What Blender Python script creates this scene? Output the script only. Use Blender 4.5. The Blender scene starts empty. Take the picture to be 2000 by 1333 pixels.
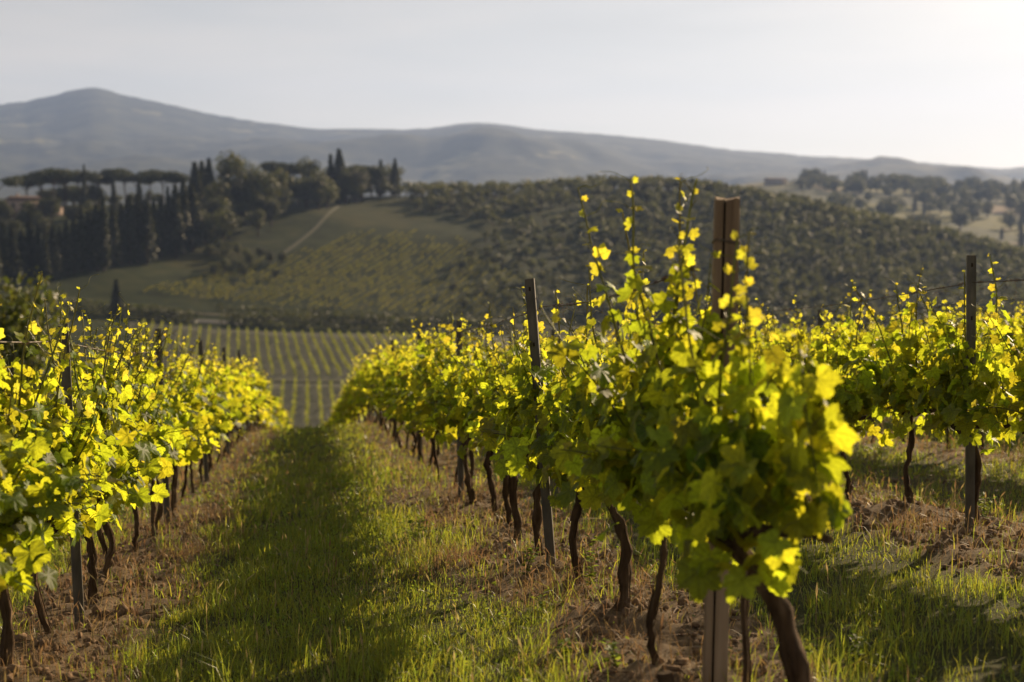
import bpy, math, random
import numpy as np
from mathutils import Vector, Matrix

# ------------------------------------------------------------------ camera
R = math.radians
SC = bpy.context.scene
COL = SC.collection
PSI, THETA, FPX = R(8.25), R(4.46), 2778.0      # heading right of the vine rows, downward pitch, focal length in photo px
CAM = np.array([0.0, 0.0, 1.35])
FWD = np.array([math.sin(PSI)*math.cos(THETA), math.cos(PSI)*math.cos(THETA), -math.sin(THETA)])
UPV = np.array([math.sin(PSI)*math.sin(THETA), math.cos(PSI)*math.sin(THETA), math.cos(THETA)])
RGT = np.array([math.cos(PSI), -math.sin(PSI), 0.0])
cam = bpy.data.cameras.new('camera'); cam_o = bpy.data.objects.new('camera', cam); COL.objects.link(cam_o)
cam_o.location = CAM
cam_o.rotation_euler = (math.pi/2-THETA, 0, -PSI)
cam.sensor_width = 36; cam.lens = 50; cam.clip_start = 0.1; cam.clip_end = 40000
cam.dof.use_dof = True; cam.dof.focus_distance = 7.9; cam.dof.aperture_fstop = 2.0
SC.camera = cam_o

# ------------------------------------------------------------------ sky, sun, exposure
SUN_AZ, SUN_EL = R(43), R(20)                   # azimuth clockwise from the row direction (+Y)
world = bpy.data.worlds.new('World'); SC.world = world; world.use_nodes = True
wn = world.node_tree; wn.nodes.clear()
sky = wn.nodes.new('ShaderNodeTexSky'); sky.sky_type = 'NISHITA'; sky.sun_disc = False
sky.sun_elevation = SUN_EL; sky.sun_rotation = SUN_AZ
sky.altitude = 200; sky.air_density = 1.0; sky.dust_density = 0.7; sky.ozone_density = 1.0
bg = wn.nodes.new('ShaderNodeBackground'); bg.inputs['Strength'].default_value = 0.055
wo = wn.nodes.new('ShaderNodeOutputWorld')
tc = wn.nodes.new('ShaderNodeTexCoord')
mp = wn.nodes.new('ShaderNodeMapping'); mp.inputs['Scale'].default_value = (1.2, 1.2, 9.0)
mp.inputs['Rotation'].default_value = (0.05, 0.08, 0.3)
nz = wn.nodes.new('ShaderNodeTexNoise'); nz.inputs['Scale'].default_value = 2.2; nz.inputs['Detail'].default_value = 6
nz.inputs['Roughness'].default_value = 0.55
rp = wn.nodes.new('ShaderNodeValToRGB')
rp.color_ramp.elements[0].position = 0.38; rp.color_ramp.elements[0].color = (0.70,)*3+(1,)
rp.color_ramp.elements[1].position = 0.72; rp.color_ramp.elements[1].color = (0.93,)*3+(1,)
# thin high cloud veil: desaturates the sky and lightens it in long streaks
bw = wn.nodes.new('ShaderNodeRGBToBW')
veil = wn.nodes.new('ShaderNodeMix'); veil.data_type = 'RGBA'
tint = wn.nodes.new('ShaderNodeMix'); tint.data_type = 'RGBA'; tint.blend_type = 'MULTIPLY'; tint.inputs[0].default_value = 1
tint.inputs[7].default_value = (1.22, 1.055, 0.87, 1)
L = wn.links.new
L(tc.outputs['Generated'], mp.inputs['Vector']); L(mp.outputs[0], nz.inputs['Vector']); L(nz.outputs['Fac'], rp.inputs[0])
vp = wn.nodes.new('ShaderNodeMath'); vp.operation = 'POWER'; vp.inputs[1].default_value = 0.60     # thin cloud evens out the brightness
vk = wn.nodes.new('ShaderNodeMath'); vk.operation = 'MULTIPLY'; vk.inputs[1].default_value = 1.98
L(sky.outputs[0], bw.inputs[0]); L(bw.outputs[0], vp.inputs[0]); L(vp.outputs[0], vk.inputs[0]); L(vk.outputs[0], tint.inputs[6])
L(rp.outputs[0], veil.inputs[0]); L(sky.outputs[0], veil.inputs[6]); L(tint.outputs[2], veil.inputs[7])
streak = wn.nodes.new('ShaderNodeMapRange'); streak.inputs['From Min'].default_value = 0.3; streak.inputs['From Max'].default_value = 0.75
streak.inputs['To Min'].default_value = 0.86; streak.inputs['To Max'].default_value = 1.10; L(nz.outputs['Fac'], streak.inputs[0])
stm = wn.nodes.new('ShaderNodeMix'); stm.data_type = 'RGBA'; stm.blend_type = 'MULTIPLY'; stm.inputs[0].default_value = 1
L(veil.outputs[2], stm.inputs[6]); L(streak.outputs[0], stm.inputs[7]); L(stm.outputs[2], bg.inputs['Color']); L(bg.outputs[0], wo.inputs['Surface'])

TOSUN = Vector((math.sin(SUN_AZ)*math.cos(SUN_EL), math.cos(SUN_AZ)*math.cos(SUN_EL), math.sin(SUN_EL)))
sl = bpy.data.lights.new('sun', 'SUN'); sl.energy = 5.0; sl.angle = R(0.6); sl.color = (1.0, 0.76, 0.47)
sun_o = bpy.data.objects.new('sun', sl); COL.objects.link(sun_o)
sun_o.rotation_euler = (-TOSUN).to_track_quat('-Z', 'Y').to_euler()
vs = SC.view_settings
vs.view_transform = 'Standard'; vs.look = 'None'; vs.gamma = 1; vs.exposure = 1.10; vs.use_curve_mapping = False
SC.render.engine = 'CYCLES'
cy = SC.cycles
cy.use_denoising = True; cy.max_bounces = 8; cy.diffuse_bounces = 3; cy.glossy_bounces = 2
cy.transmission_bounces = 5; cy.transparent_max_bounces = 6; cy.volume_bounces = 0
cy.sample_clamp_indirect = 4.0

# ------------------------------------------------------------------ helpers
rng = np.random.default_rng(11)
random.seed(5)

def at(px, py, d):
    """world point seen at photo pixel (px, py) at depth d"""
    return CAM + d*(FWD + (px-1000)/FPX*RGT + (666.5-py)/FPX*UPV)

def to_px(P):
    v = np.asarray(P) - CAM
    d = v @ FWD
    return 1000+FPX*(v@RGT)/d, 666.5-FPX*(v@UPV)/d, d

def vnoise(x, y, seed=0):
    x = np.asarray(x, float); y = np.asarray(y, float)
    xi = np.floor(x).astype(np.int64); yi = np.floor(y).astype(np.int64)
    fx = x-xi; fy = y-yi
    fx = fx*fx*(3-2*fx); fy = fy*fy*(3-2*fy)
    def h(a, b):
        n = (a*374761393 + b*668265263 + seed*974711) & 0x7fffffff
        n = ((n ^ (n >> 13))*1274126177) & 0x7fffffff
        return ((n ^ (n >> 16)) & 0xffff)/65535.0
    return (h(xi, yi)*(1-fx)+h(xi+1, yi)*fx)*(1-fy) + (h(xi, yi+1)*(1-fx)+h(xi+1, yi+1)*fx)*fy

def fbm(x, y, seed=0, oct=4):
    s = 0; a = 0.5
    for i in range(oct):
        s = s + a*vnoise(np.asarray(x)*2**i, np.asarray(y)*2**i, seed+i); a *= 0.5
    return s/(1-0.5**oct)

def sstep(a, b, x):
    t = np.clip((np.asarray(x, float)-a)/(b-a), 0, 1)
    return t*t*(3-2*t)

def fast_mesh(name, V, F, mat=None, smooth=False, attrs=None, mats=None, midx=None):
    V = np.asarray(V, np.float32).reshape(-1, 3); F = np.asarray(F, np.int32)
    me = bpy.data.meshes.new(name)
    n, k = F.shape
    me.vertices.add(len(V)); me.vertices.foreach_set('co', V.ravel())
    me.loops.add(n*k); me.loops.foreach_set('vertex_index', F.ravel())
    me.polygons.add(n)
    me.polygons.foreach_set('loop_start', np.arange(0, n*k, k, dtype=np.int32))
    me.polygons.foreach_set('loop_total', np.full(n, k, np.int32))
    if smooth: me.polygons.foreach_set('use_smooth', np.ones(n, bool))
    for m in (mats or ([mat] if mat else [])): me.materials.append(m)
    if midx is not None: me.polygons.foreach_set('material_index', np.asarray(midx, np.int32))
    for an, (typ, data) in (attrs or {}).items():
        a = me.attributes.new(an, typ, 'POINT')
        a.data.foreach_set('vector' if typ == 'FLOAT_VECTOR' else 'value', np.asarray(data, np.float32).ravel())
    me.update(calc_edges=True)
    return me

class MB:
    """collects triangles/quads of one mesh; quads are kept as two triangles"""
    def __init__(s): s.v = []; s.f = []; s.m = []; s.n = 0
    def add(s, V, F, m=0):
        V = np.asarray(V, float).reshape(-1, 3); F = np.asarray(F, int)
        if F.shape[1] == 4: F = np.concatenate([F[:, [0, 1, 2]], F[:, [0, 2, 3]]])
        s.v.append(V); s.f.append(F+s.n); s.m.append(np.full(len(F), m)); s.n += len(V)
    def tube(s, P, r, sides=6, m=0, cap=True, ridge=0.0, seed=0):
        P = np.asarray(P, float); n = len(P); r = np.broadcast_to(np.asarray(r, float), (n,))
        T = np.gradient(P, axis=0); T /= np.linalg.norm(T, axis=1)[:, None]+1e-9
        a = np.array([1.0, 0, 0]) if abs(T[0][0]) < 0.8 else np.array([0, 1.0, 0])
        U = np.cross(T, a); U /= np.linalg.norm(U, axis=1)[:, None]+1e-9
        W = np.cross(T, U)
        th = np.linspace(0, 2*np.pi, sides, endpoint=False)
        rr = r[:, None]*np.ones(sides)
        if ridge:
            g = np.random.default_rng(seed)
            rr = rr*(1+ridge*(g.random(sides)-0.5)[None, :]*2+ridge*0.7*(g.random((n, sides))-0.5)*2)
        V = P[:, None, :]+rr[..., None]*(np.cos(th)[None, :, None]*U[:, None, :]+np.sin(th)[None, :, None]*W[:, None, :])
        i = np.arange(n-1)[:, None]; j = np.arange(sides)[None, :]; jn = (j+1) % sides
        F = np.stack([i*sides+j, i*sides+jn, (i+1)*sides+jn, (i+1)*sides+j], -1).reshape(-1, 4)
        s.add(V.reshape(-1, 3), F, m)
        if cap:
            for e, q in ((0, 0), (n-1, 1)):
                ring = V[e]; s.add(np.vstack([ring, P[e][None]]), np.array([[k, (k+1) % sides, sides] for k in range(sides)]), m)
    def box(s, lo, hi, m=0, M=None):
        x0, y0, z0 = lo; x1, y1, z1 = hi
        V = np.array([[x0,y0,z0],[x1,y0,z0],[x1,y1,z0],[x0,y1,z0],[x0,y0,z1],[x1,y0,z1],[x1,y1,z1],[x0,y1,z1]])
        if M is not None: V = V@M.T
        s.add(V, [[0,3,2,1],[4,5,6,7],[0,1,5,4],[1,2,6,5],[2,3,7,6],[3,0,4,7]], m)
    def mesh(s, name, mats, smooth=False):
        if not isinstance(mats, (list, tuple)): mats = [mats]
        return fast_mesh(name, np.concatenate(s.v), np.concatenate(s.f), smooth=smooth, mats=mats, midx=np.concatenate(s.m))

def ob(name, me, parent=None, loc=None, label=None, cat=None, group=None, kind=None):
    o = bpy.data.objects.new(name, me); COL.objects.link(o)
    if parent is not None: o.parent = parent
    if loc is not None: o.location = [float(c) for c in loc]
    if label: o['label'] = label
    if cat: o['category'] = cat
    if group: o['group'] = group
    if kind: o['kind'] = kind
    return o

def copy_tree(src, loc, rz=0.0, scale=None, **tags):
    r = src.copy(); COL.objects.link(r); r.location = [float(c) for c in loc]; r.rotation_euler = (0, 0, rz)
    if scale is not None: r.scale = scale if isinstance(scale, (tuple, list)) else (scale,)*3
    for k, v in tags.items():
        if v: r[k] = v
    for ch in list(src.children):
        c = ch.copy(); COL.objects.link(c); c.parent = r
        for g in list(ch.children):
            d = g.copy(); COL.objects.link(d); d.parent = c
    return r

# ------------------------------------------------------------------ materials
def newmat(name):
    m = bpy.data.materials.new(name); m.use_nodes = True; m.node_tree.nodes.clear()
    return m, m.node_tree.nodes, m.node_tree.links.new

def noise_node(N, Lk, scale, detail=4, coord='Object', stretch=None, rough=0.6):
    t = N.new('ShaderNodeTexCoord'); n = N.new('ShaderNodeTexNoise')
    n.inputs['Scale'].default_value = scale; n.inputs['Detail'].default_value = detail; n.inputs['Roughness'].default_value = rough
    if stretch:
        q = N.new('ShaderNodeMapping'); q.inputs['Scale'].default_value = stretch
        Lk(t.outputs[coord], q.inputs[0]); Lk(q.outputs[0], n.inputs['Vector'])
    else: Lk(t.outputs[coord], n.inputs['Vector'])
    return n

def ramp(N, Lk, src, stops):
    r = N.new('ShaderNodeValToRGB'); e = r.color_ramp.elements
    while len(e) > 1: e.remove(e[-1])
    e[0].position = stops[0][0]; e[0].color = tuple(stops[0][1])+(1,)
    for p, c in stops[1:]:
        q = e.new(p); q.color = tuple(c)+(1,)
    Lk(src, r.inputs[0]); return r

def mat_rough(name, stops, scale=8, detail=6, rough=0.85, bump=0.3, bscale=None, stretch=None, spec=0.3, metal=0.0, coord='Object'):
    m, N, Lk = newmat(name)
    n = noise_node(N, Lk, scale, detail, coord, stretch)
    c = ramp(N, Lk, n.outputs['Fac'], stops)
    p = N.new('ShaderNodeBsdfPrincipled'); o = N.new('ShaderNodeOutputMaterial')
    p.inputs['Roughness'].default_value = rough; p.inputs['Specular IOR Level'].default_value = spec; p.inputs['Metallic'].default_value = metal
    Lk(c.outputs[0], p.inputs['Base Color'])
    if bump:
        n2 = noise_node(N, Lk, bscale or scale*3, 6, coord, stretch)
        b = N.new('ShaderNodeBump'); b.inputs['Strength'].default_value = bump; b.inputs['Distance'].default_value = 0.02
        Lk(n2.outputs['Fac'], b.inputs['Height']); Lk(b.outputs[0], p.inputs['Normal'])
    Lk(p.outputs[0], o.inputs[0])
    return m

def mat_leaf(name, refl, trans, tmix=0.5, veins=False, rough=0.42, hvar=0.03, vvar=0.5, spec=0.45, posvar=0.0):
    """thin leaf: glossy reflecting face plus light passing through"""
    m, N, Lk = newmat(name)
    geo = N.new('ShaderNodeNewGeometry'); oi = N.new('ShaderNodeObjectInfo')
    ad = N.new('ShaderNodeMath'); ad.operation = 'ADD'; Lk(geo.outputs['Random Per Island'], ad.inputs[0]); Lk(oi.outputs['Random'], ad.inputs[1])
    fr = N.new('ShaderNodeMath'); fr.operation = 'FRACT'; Lk(ad.outputs[0], fr.inputs[0])
    def mr(lo, hi, src=fr):
        r = N.new('ShaderNodeMapRange'); r.inputs['To Min'].default_value = lo; r.inputs['To Max'].default_value = hi
        Lk(src.outputs[0], r.inputs[0]); return r
    m7 = N.new('ShaderNodeMath'); m7.operation = 'MULTIPLY'; m7.inputs[1].default_value = 7.31; Lk(fr.outputs[0], m7.inputs[0])
    f7 = N.new('ShaderNodeMath'); f7.operation = 'FRACT'; Lk(m7.outputs[0], f7.inputs[0])
    hue = mr(0.5-hvar, 0.5+hvar); val = mr(1-vvar*0.5, 1+vvar*0.5, f7)
    outs = []
    for col in (refl, trans):
        h = N.new('ShaderNodeHueSaturation'); h.inputs['Color'].default_value = tuple(col)+(1,)
        Lk(hue.outputs[0], h.inputs['Hue']); Lk(val.outputs[0], h.inputs['Value']); outs.append(h.outputs[0])
    if posvar:
        pn = N.new('ShaderNodeTexNoise'); pn.inputs['Scale'].default_value = posvar; pn.inputs['Detail'].default_value = 3; Lk(geo.outputs['Position'], pn.inputs['Vector'])
        pr = N.new('ShaderNodeMapRange'); pr.inputs['From Min'].default_value = 0.3; pr.inputs['From Max'].default_value = 0.7; pr.inputs['To Min'].default_value = 0.45; pr.inputs['To Max'].default_value = 1.7; Lk(pn.outputs['Fac'], pr.inputs[0])
        for q in (0, 1):
            mm = N.new('ShaderNodeMix'); mm.data_type = 'RGBA'; mm.blend_type = 'MULTIPLY'; mm.inputs[0].default_value = 1
            Lk(outs[q], mm.inputs[6]); Lk(pr.outputs[0], mm.inputs[7]); outs[q] = mm.outputs[2]
    if veins:
        mo = N.new('ShaderNodeTexNoise'); mo.inputs['Scale'].default_value = 90; mo.inputs['Detail'].default_value = 3; Lk(geo.outputs['Position'], mo.inputs['Vector'])
        mo2 = N.new('ShaderNodeMapRange'); mo2.inputs['From Min'].default_value = 0.3; mo2.inputs['From Max'].default_value = 0.7; mo2.inputs['To Min'].default_value = 0.72; mo2.inputs['To Max'].default_value = 1.18; Lk(mo.outputs['Fac'], mo2.inputs[0])
        for q in (0, 1):
            mm = N.new('ShaderNodeMix'); mm.data_type = 'RGBA'; mm.blend_type = 'MULTIPLY'; mm.inputs[0].default_value = 1
            Lk(outs[q], mm.inputs[6]); Lk(mo2.outputs[0], mm.inputs[7]); outs[q] = mm.outputs[2]
        at_ = N.new('ShaderNodeAttribute'); at_.attribute_name = 'leafuv'
        sx = N.new('ShaderNodeSeparateXYZ'); Lk(at_.outputs['Vector'], sx.inputs[0])
        ab = N.new('ShaderNodeMath'); ab.operation = 'ABSOLUTE'; Lk(sx.outputs[0], ab.inputs[0])
        cur = None
        for a in (0.0, 0.92, 1.95):
            d1 = N.new('ShaderNodeMath'); d1.operation = 'MULTIPLY'; d1.inputs[1].default_value = math.cos(a); Lk(ab.outputs[0], d1.inputs[0])
            d2 = N.new('ShaderNodeMath'); d2.operation = 'MULTIPLY_ADD'; d2.inputs[1].default_value = -math.sin(a)
            Lk(sx.outputs[1], d2.inputs[0]); Lk(d1.outputs[0], d2.inputs[2])
            d3 = N.new('ShaderNodeMath'); d3.operation = 'ABSOLUTE'; Lk(d2.outputs[0], d3.inputs[0])
            if cur is None: cur = d3
            else:
                mn = N.new('ShaderNodeMath'); mn.operation = 'MINIMUM'; Lk(cur.outputs[0], mn.inputs[0]); Lk(d3.outputs[0], mn.inputs[1]); cur = mn
        v = N.new('ShaderNodeMapRange'); v.inputs['From Min'].default_value = 0.012; v.inputs['From Max'].default_value = 0.05
        v.inputs['To Min'].default_value = 0.72; v.inputs['To Max'].default_value = 1.0; Lk(cur.outputs[0], v.inputs[0])
        mm = N.new('ShaderNodeMix'); mm.data_type = 'RGBA'; mm.blend_type = 'MULTIPLY'; mm.inputs[0].default_value = 1
        Lk(outs[1], mm.inputs[6]); Lk(v.outputs[0], mm.inputs[7]); outs[1] = mm.outputs[2]
    p = N.new('ShaderNodeBsdfPrincipled'); p.inputs['Roughness'].default_value = rough; p.inputs['Specular IOR Level'].default_value = spec
    Lk(outs[0], p.inputs['Base Color'])
    t = N.new('ShaderNodeBsdfTranslucent'); Lk(outs[1], t.inputs['Color'])
    mx = N.new('ShaderNodeMixShader'); mx.inputs[0].default_value = tmix
    Lk(p.outputs[0], mx.inputs[1]); Lk(t.outputs[0], mx.inputs[2])
    o = N.new('ShaderNodeOutputMaterial'); Lk(mx.outputs[0], o.inputs[0])
    return m

M_leaf = mat_leaf('vine_leaf', (0.062, 0.112, 0.016), (0.69, 0.72, 0.028), 0.56, veins=True, hvar=0.026, vvar=0.7, rough=0.55, spec=0.22)
M_young = mat_leaf('young_vine_leaf', (0.11, 0.12, 0.020), (0.82, 0.77, 0.05), 0.62, veins=True, hvar=0.02, rough=0.5, spec=0.3)
M_shoot = mat_leaf('green_shoot', (0.10, 0.12, 0.025), (0.35, 0.32, 0.04), 0.35, hvar=0.02, vvar=0.3)
M_bark = mat_rough('vine_bark', [(0.28, (0.02, 0.012, 0.008)), (0.5, (0.075, 0.048, 0.028)), (0.72, (0.18, 0.125, 0.08))], 18, 8, 0.95, 0.9, 40, (1, 1, 0.15), 0.1)
M_wood = mat_rough('weathered_post_wood', [(0.28, (0.07, 0.045, 0.028)), (0.5, (0.22, 0.155, 0.10)), (0.74, (0.40, 0.31, 0.22))], 9, 8, 0.85, 0.6, 30, (1, 1, 0.07), 0.2)
M_crack = mat_rough('dark_wood_crack', [(0.3, (0.01, 0.007, 0.004)), (0.7, (0.03, 0.018, 0.01))], 20, 4, 0.95, 0.3)
M_steel = mat_rough('dark_steel', [(0.25, (0.040, 0.037, 0.031)), (0.55, (0.105, 0.092, 0.074)), (0.8, (0.20, 0.165, 0.125))], 14, 6, 0.65, 0.25, 40, (1, 1, 0.3), 0.35, 0.12)
M_wire = mat_rough('rusty_wire', [(0.3, (0.05, 0.034, 0.024)), (0.7, (0.16, 0.13, 0.105))], 40, 4, 0.55, 0.0, spec=0.5, metal=0.4)
M_dry = mat_rough('dry_tendril', [(0.3, (0.05, 0.026, 0.014)), (0.7, (0.16, 0.09, 0.045))], 60, 3, 0.8, 0.0)
M_tie = mat_rough('orange_tie', [(0.3, (0.55, 0.25, 0.03)), (0.7, (0.7, 0.38, 0.05))], 30, 2, 0.5, 0.0)
M_grass = mat_leaf('grass_blade', (0.095, 0.122, 0.022), (0.44, 0.48, 0.045), 0.42, hvar=0.035, vvar=0.7, rough=0.45)
M_weed = mat_leaf('weed_leaf', (0.07, 0.115, 0.018), (0.34, 0.42, 0.04), 0.45, hvar=0.02, vvar=0.4, rough=0.6, spec=0.2)
M_drygrass = mat_leaf('dry_grass', (0.20, 0.13, 0.065), (0.36, 0.23, 0.10), 0.35, hvar=0.02, vvar=0.7, rough=0.6, spec=0.3)
M_seed = mat_leaf('grass_seed_head', (0.24, 0.20, 0.09), (0.45, 0.36, 0.14), 0.4, hvar=0.02, vvar=0.5, rough=0.6)
M_clod = mat_rough('soil_clod', [(0.25, (0.09, 0.057, 0.036)), (0.55, (0.185, 0.125, 0.08)), (0.8, (0.29, 0.21, 0.14))], 12, 8, 0.95, 0.6, 60, spec=0.1, coord='Object')
M_olive = mat_leaf('olive_foliage', (0.045, 0.054, 0.026), (0.115, 0.118, 0.036), 0.35, hvar=0.02, vvar=0.6, rough=0.6, spec=0.3, posvar=0.05)
M_cyp = mat_leaf('cypress_foliage', (0.018, 0.025, 0.011), (0.07, 0.075, 0.02), 0.2, hvar=0.02, vvar=0.5, rough=0.6, spec=0.2)
M_pine = mat_leaf('pine_foliage', (0.028, 0.038, 0.017), (0.07, 0.08, 0.02), 0.22, hvar=0.02, vvar=0.5, rough=0.6, spec=0.2)
M_broad = mat_leaf('broadleaf_foliage', (0.024, 0.032, 0.012), (0.10, 0.105, 0.022), 0.3, hvar=0.03, vvar=0.6, rough=0.55, spec=0.25, posvar=0.08)
M_bush = mat_leaf('bush_foliage', (0.04, 0.060, 0.012), (0.16, 0.18, 0.02), 0.35, hvar=0.03, vvar=0.6, rough=0.5)
M_vfar = mat_leaf('far_vine_foliage', (0.085, 0.11, 0.022), (0.32, 0.34, 0.04), 0.45, hvar=0.02, vvar=0.5, rough=0.6, spec=0.2)
M_vhill = mat_leaf('hill_vine_foliage', (0.06, 0.07, 0.018), (0.27, 0.255, 0.035), 0.45, hvar=0.02, vvar=0.6, rough=0.6, spec=0.2)
M_trunk = mat_rough('tree_bark', [(0.3, (0.03, 0.022, 0.016)), (0.7, (0.10, 0.075, 0.055))], 2, 5, 0.95, 0.4, spec=0.1)

def mat_near_ground():
    m, N, Lk = newmat('vineyard_ground')
    a = N.new('ShaderNodeAttribute'); a.attribute_name = 'soil'
    n1 = noise_node(N, Lk, 7, 8); n2 = noise_node(N, Lk, 22, 6)
    soil = ramp(N, Lk, n1.outputs['Fac'], [(0.28, (0.062, 0.043, 0.028)), (0.5, (0.15, 0.108, 0.070)), (0.72, (0.26, 0.195, 0.135))])
    turf = ramp(N, Lk, n2.outputs['Fac'], [(0.3, (0.028, 0.032, 0.010)), (0.55, (0.060, 0.062, 0.020)), (0.75, (0.12, 0.095, 0.04))])
    mx = N.new('ShaderNodeMix'); mx.data_type = 'RGBA'
    Lk(a.outputs['Fac'], mx.inputs[0]); Lk(turf.outputs[0], mx.inputs[6]); Lk(soil.outputs[0], mx.inputs[7])
    p = N.new('ShaderNodeBsdfPrincipled'); p.inputs['Roughness'].default_value = 0.95; p.inputs['Specular IOR Level'].default_value = 0.1
    n3 = noise_node(N, Lk, 35, 8, rough=0.7)
    b = N.new('ShaderNodeBump'); b.inputs['Strength'].default_value = 0.8; b.inputs['Distance'].default_value = 0.03
    Lk(n3.outputs['Fac'], b.inputs['Height']); Lk(b.outputs[0], p.inputs['Normal'])
    Lk(mx.outputs[2], p.inputs['Base Color'])
    o = N.new('ShaderNodeOutputMaterial'); Lk(p.outputs[0], o.inputs[0])
    return m

def mat_land(name, layers, rough=0.95):
    """layers: first (ramp stops, scale), then (scale, lo, hi, stops) patches mixed on top"""
    m, N, Lk = newmat(name)
    (st, sc) = layers[0]
    n = noise_node(N, Lk, sc, 8, 'Object'); cur = ramp(N, Lk, n.outputs['Fac'], st).outputs[0]
    for (sc, lo, hi, st, stretch) in layers[1:]:
        n = noise_node(N, Lk, sc, 3, 'Object', stretch)
        f = N.new('ShaderNodeMapRange'); f.inputs['From Min'].default_value = lo; f.inputs['From Max'].default_value = hi; Lk(n.outputs['Fac'], f.inputs[0])
        n2 = noise_node(N, Lk, sc*6, 5, 'Object'); c = ramp(N, Lk, n2.outputs['Fac'], st)
        mx = N.new('ShaderNodeMix'); mx.data_type = 'RGBA'; Lk(f.outputs[0], mx.inputs[0]); Lk(cur, mx.inputs[6]); Lk(c.outputs[0], mx.inputs[7]); cur = mx.outputs[2]
    p = N.new('ShaderNodeBsdfPrincipled'); p.inputs['Roughness'].default_value = rough; p.inputs['Specular IOR Level'].default_value = 0.05
    Lk(cur, p.inputs['Base Color'])
    o = N.new('ShaderNodeOutputMaterial'); Lk(p.outputs[0], o.inputs[0])
    return m

M_ground = mat_near_ground()
M_hill = mat_land('hill_grass', [([(0.3, (0.013, 0.018, 0.007)), (0.52, (0.026, 0.034, 0.011)), (0.72, (0.050, 0.049, 0.018))], 0.09),
                                 (0.012, 0.55, 0.70, [(0.3, (0.03, 0.034, 0.012)), (0.7, (0.065, 0.06, 0.022))], None)])
M_mount = mat_land('mountain_land', [([(0.38, (0.012, 0.018, 0.014)), (0.62, (0.060, 0.062, 0.036))], 0.006),
                                     (0.0032, 0.61, 0.66, [(0.3, (0.12, 0.12, 0.06)), (0.7, (0.18, 0.16, 0.09))], (1, 1, 3))])
M_farm = mat_land('far_fields', [([(0.35, (0.025, 0.032, 0.014)), (0.65, (0.055, 0.060, 0.024))], 0.02),
                                 (0.006, 0.50, 0.53, [(0.3, (0.075, 0.08, 0.022)), (0.7, (0.13, 0.12, 0.038))], None),
                                 (0.009, 0.62, 0.64, [(0.3, (0.12, 0.085, 0.055)), (0.7, (0.2, 0.14, 0.09))], None)])

# ------------------------------------------------------------------ terrain heights
ROWS = [-1.29, 1.43, 4.12, 6.85, 9.6, 12.3, 15.0, 17.7]

def near_h(X, Y):
    X = np.asarray(X, float); Y = np.asarray(Y, float)
    Xc = np.clip(X, -25, 40)
    lat = np.where(Xc < 1.33, 0.065*Xc, 0.0865+0.043*(Xc-1.33))
    e = np.maximum(Y-29.5, 0)
    bend = np.where(e < 4.0, 0.008*e*e, 0.128+0.064*(e-4.0))
    return lat-0.096*Y-bend

PXC = [-600, -300, 0, 200, 400, 600, 800, 1000, 1200, 1400, 1600, 1800, 2000, 2400, 2900]
V0 = [(60, 2000), (200, 965), (270, 830)]
FAR = [(2700, 405)]
TAB = [
 [(340,690),(410,625),(470,540),(560,455),(620,415),(700,410),(900,430),(1400,440)],
 [(340,695),(410,630),(470,540),(560,450),(620,410),(700,408),(900,430),(1400,440)],
 [(340,712),(410,645),(470,548),(560,450),(620,408),(700,405),(900,430),(1400,440)],
 [(340,735),(430,632),(460,603),(500,528),(580,440),(640,400),(720,398),(900,430),(1400,440)],
 [(340,748),(440,642),(470,607),(520,540),(600,450),(660,402),(740,394),(900,430),(1400,440)],
 [(340,752),(440,646),(475,612),(540,525),(620,430),(690,387),(760,384),(900,430),(1400,440)],
 [(340,752),(440,650),(475,618),(560,520),(640,430),(720,384),(780,381),(950,430),(1400,440)],
 [(340,752),(440,656),(475,626),(560,530),(660,430),(750,374),(820,376),(1000,430),(1400,440)],
 [(340,752),(440,666),(475,640),(560,545),(680,430),(770,362),(850,368),(1000,430),(1500,430),(2000,425)],
 [(340,752),(440,676),(475,650),(560,560),(680,440),(760,374),(840,382),(1000,430),(1300,402),(1700,362),(2000,366)],
 [(340,752),(440,680),(475,655),(560,575),(650,482),(740,412),(820,424),(1000,460),(1300,415),(1600,372),(1800,350),(2100,356)],
 [(340,752),(440,680),(475,656),(560,590),(650,512),(720,455),(800,466),(1000,490),(1200,440),(1500,400),(1800,370),(2100,378)],
 [(340,752),(440,680),(475,656),(560,600),(640,542),(700,505),(780,516),(1000,515),(1200,468),(1500,415),(1800,374),(2100,380)],
 [(340,752),(440,690),(475,665),(560,632),(640,602),(700,588),(780,592),(1000,560),(1200,500),(1500,430),(1800,380),(2100,384)],
 [(340,752),(440,690),(475,665),(560,640),(640,615),(700,600),(780,600),(1000,570),(1200,510),(1500,440),(1800,390),(2100,390)],
]
DG = 60*np.exp(np.linspace(0, math.log(2700/60), 240))
PG = np.linspace(-600, 2900, 281)
def y2z(y, d):
    v = (666.5-np.asarray(y, float))/FPX
    return CAM[2]+d*(v*math.cos(THETA)-math.sin(THETA))/(math.cos(THETA)+v*math.sin(THETA))
cols = []
for t in TAB:
    pts = V0+t+FAR
    dd = np.array([p[0] for p in pts], float); zz = np.array([y2z(p[1], p[0]) for p in pts]); zz[0] = zz[1]
    cols.append(np.interp(DG, dd, zz))
cols = np.array(cols)
ZG = np.array([[np.interp(p, PXC, cols[:, j]) for j in range(len(DG))] for p in PG])
for _ in range(5):
    Zp = np.pad(ZG, 2, mode='edge')
    ZG = sum(Zp[2+i:Zp.shape[0]-2+i, 2:-2] for i in (-2, -1, 0, 1, 2))/5
    Zp = np.pad(ZG, 1, mode='edge')
    ZG = (Zp[1:-1, :-2]+2*Zp[1:-1, 1:-1]+Zp[1:-1, 2:])/4

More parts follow.
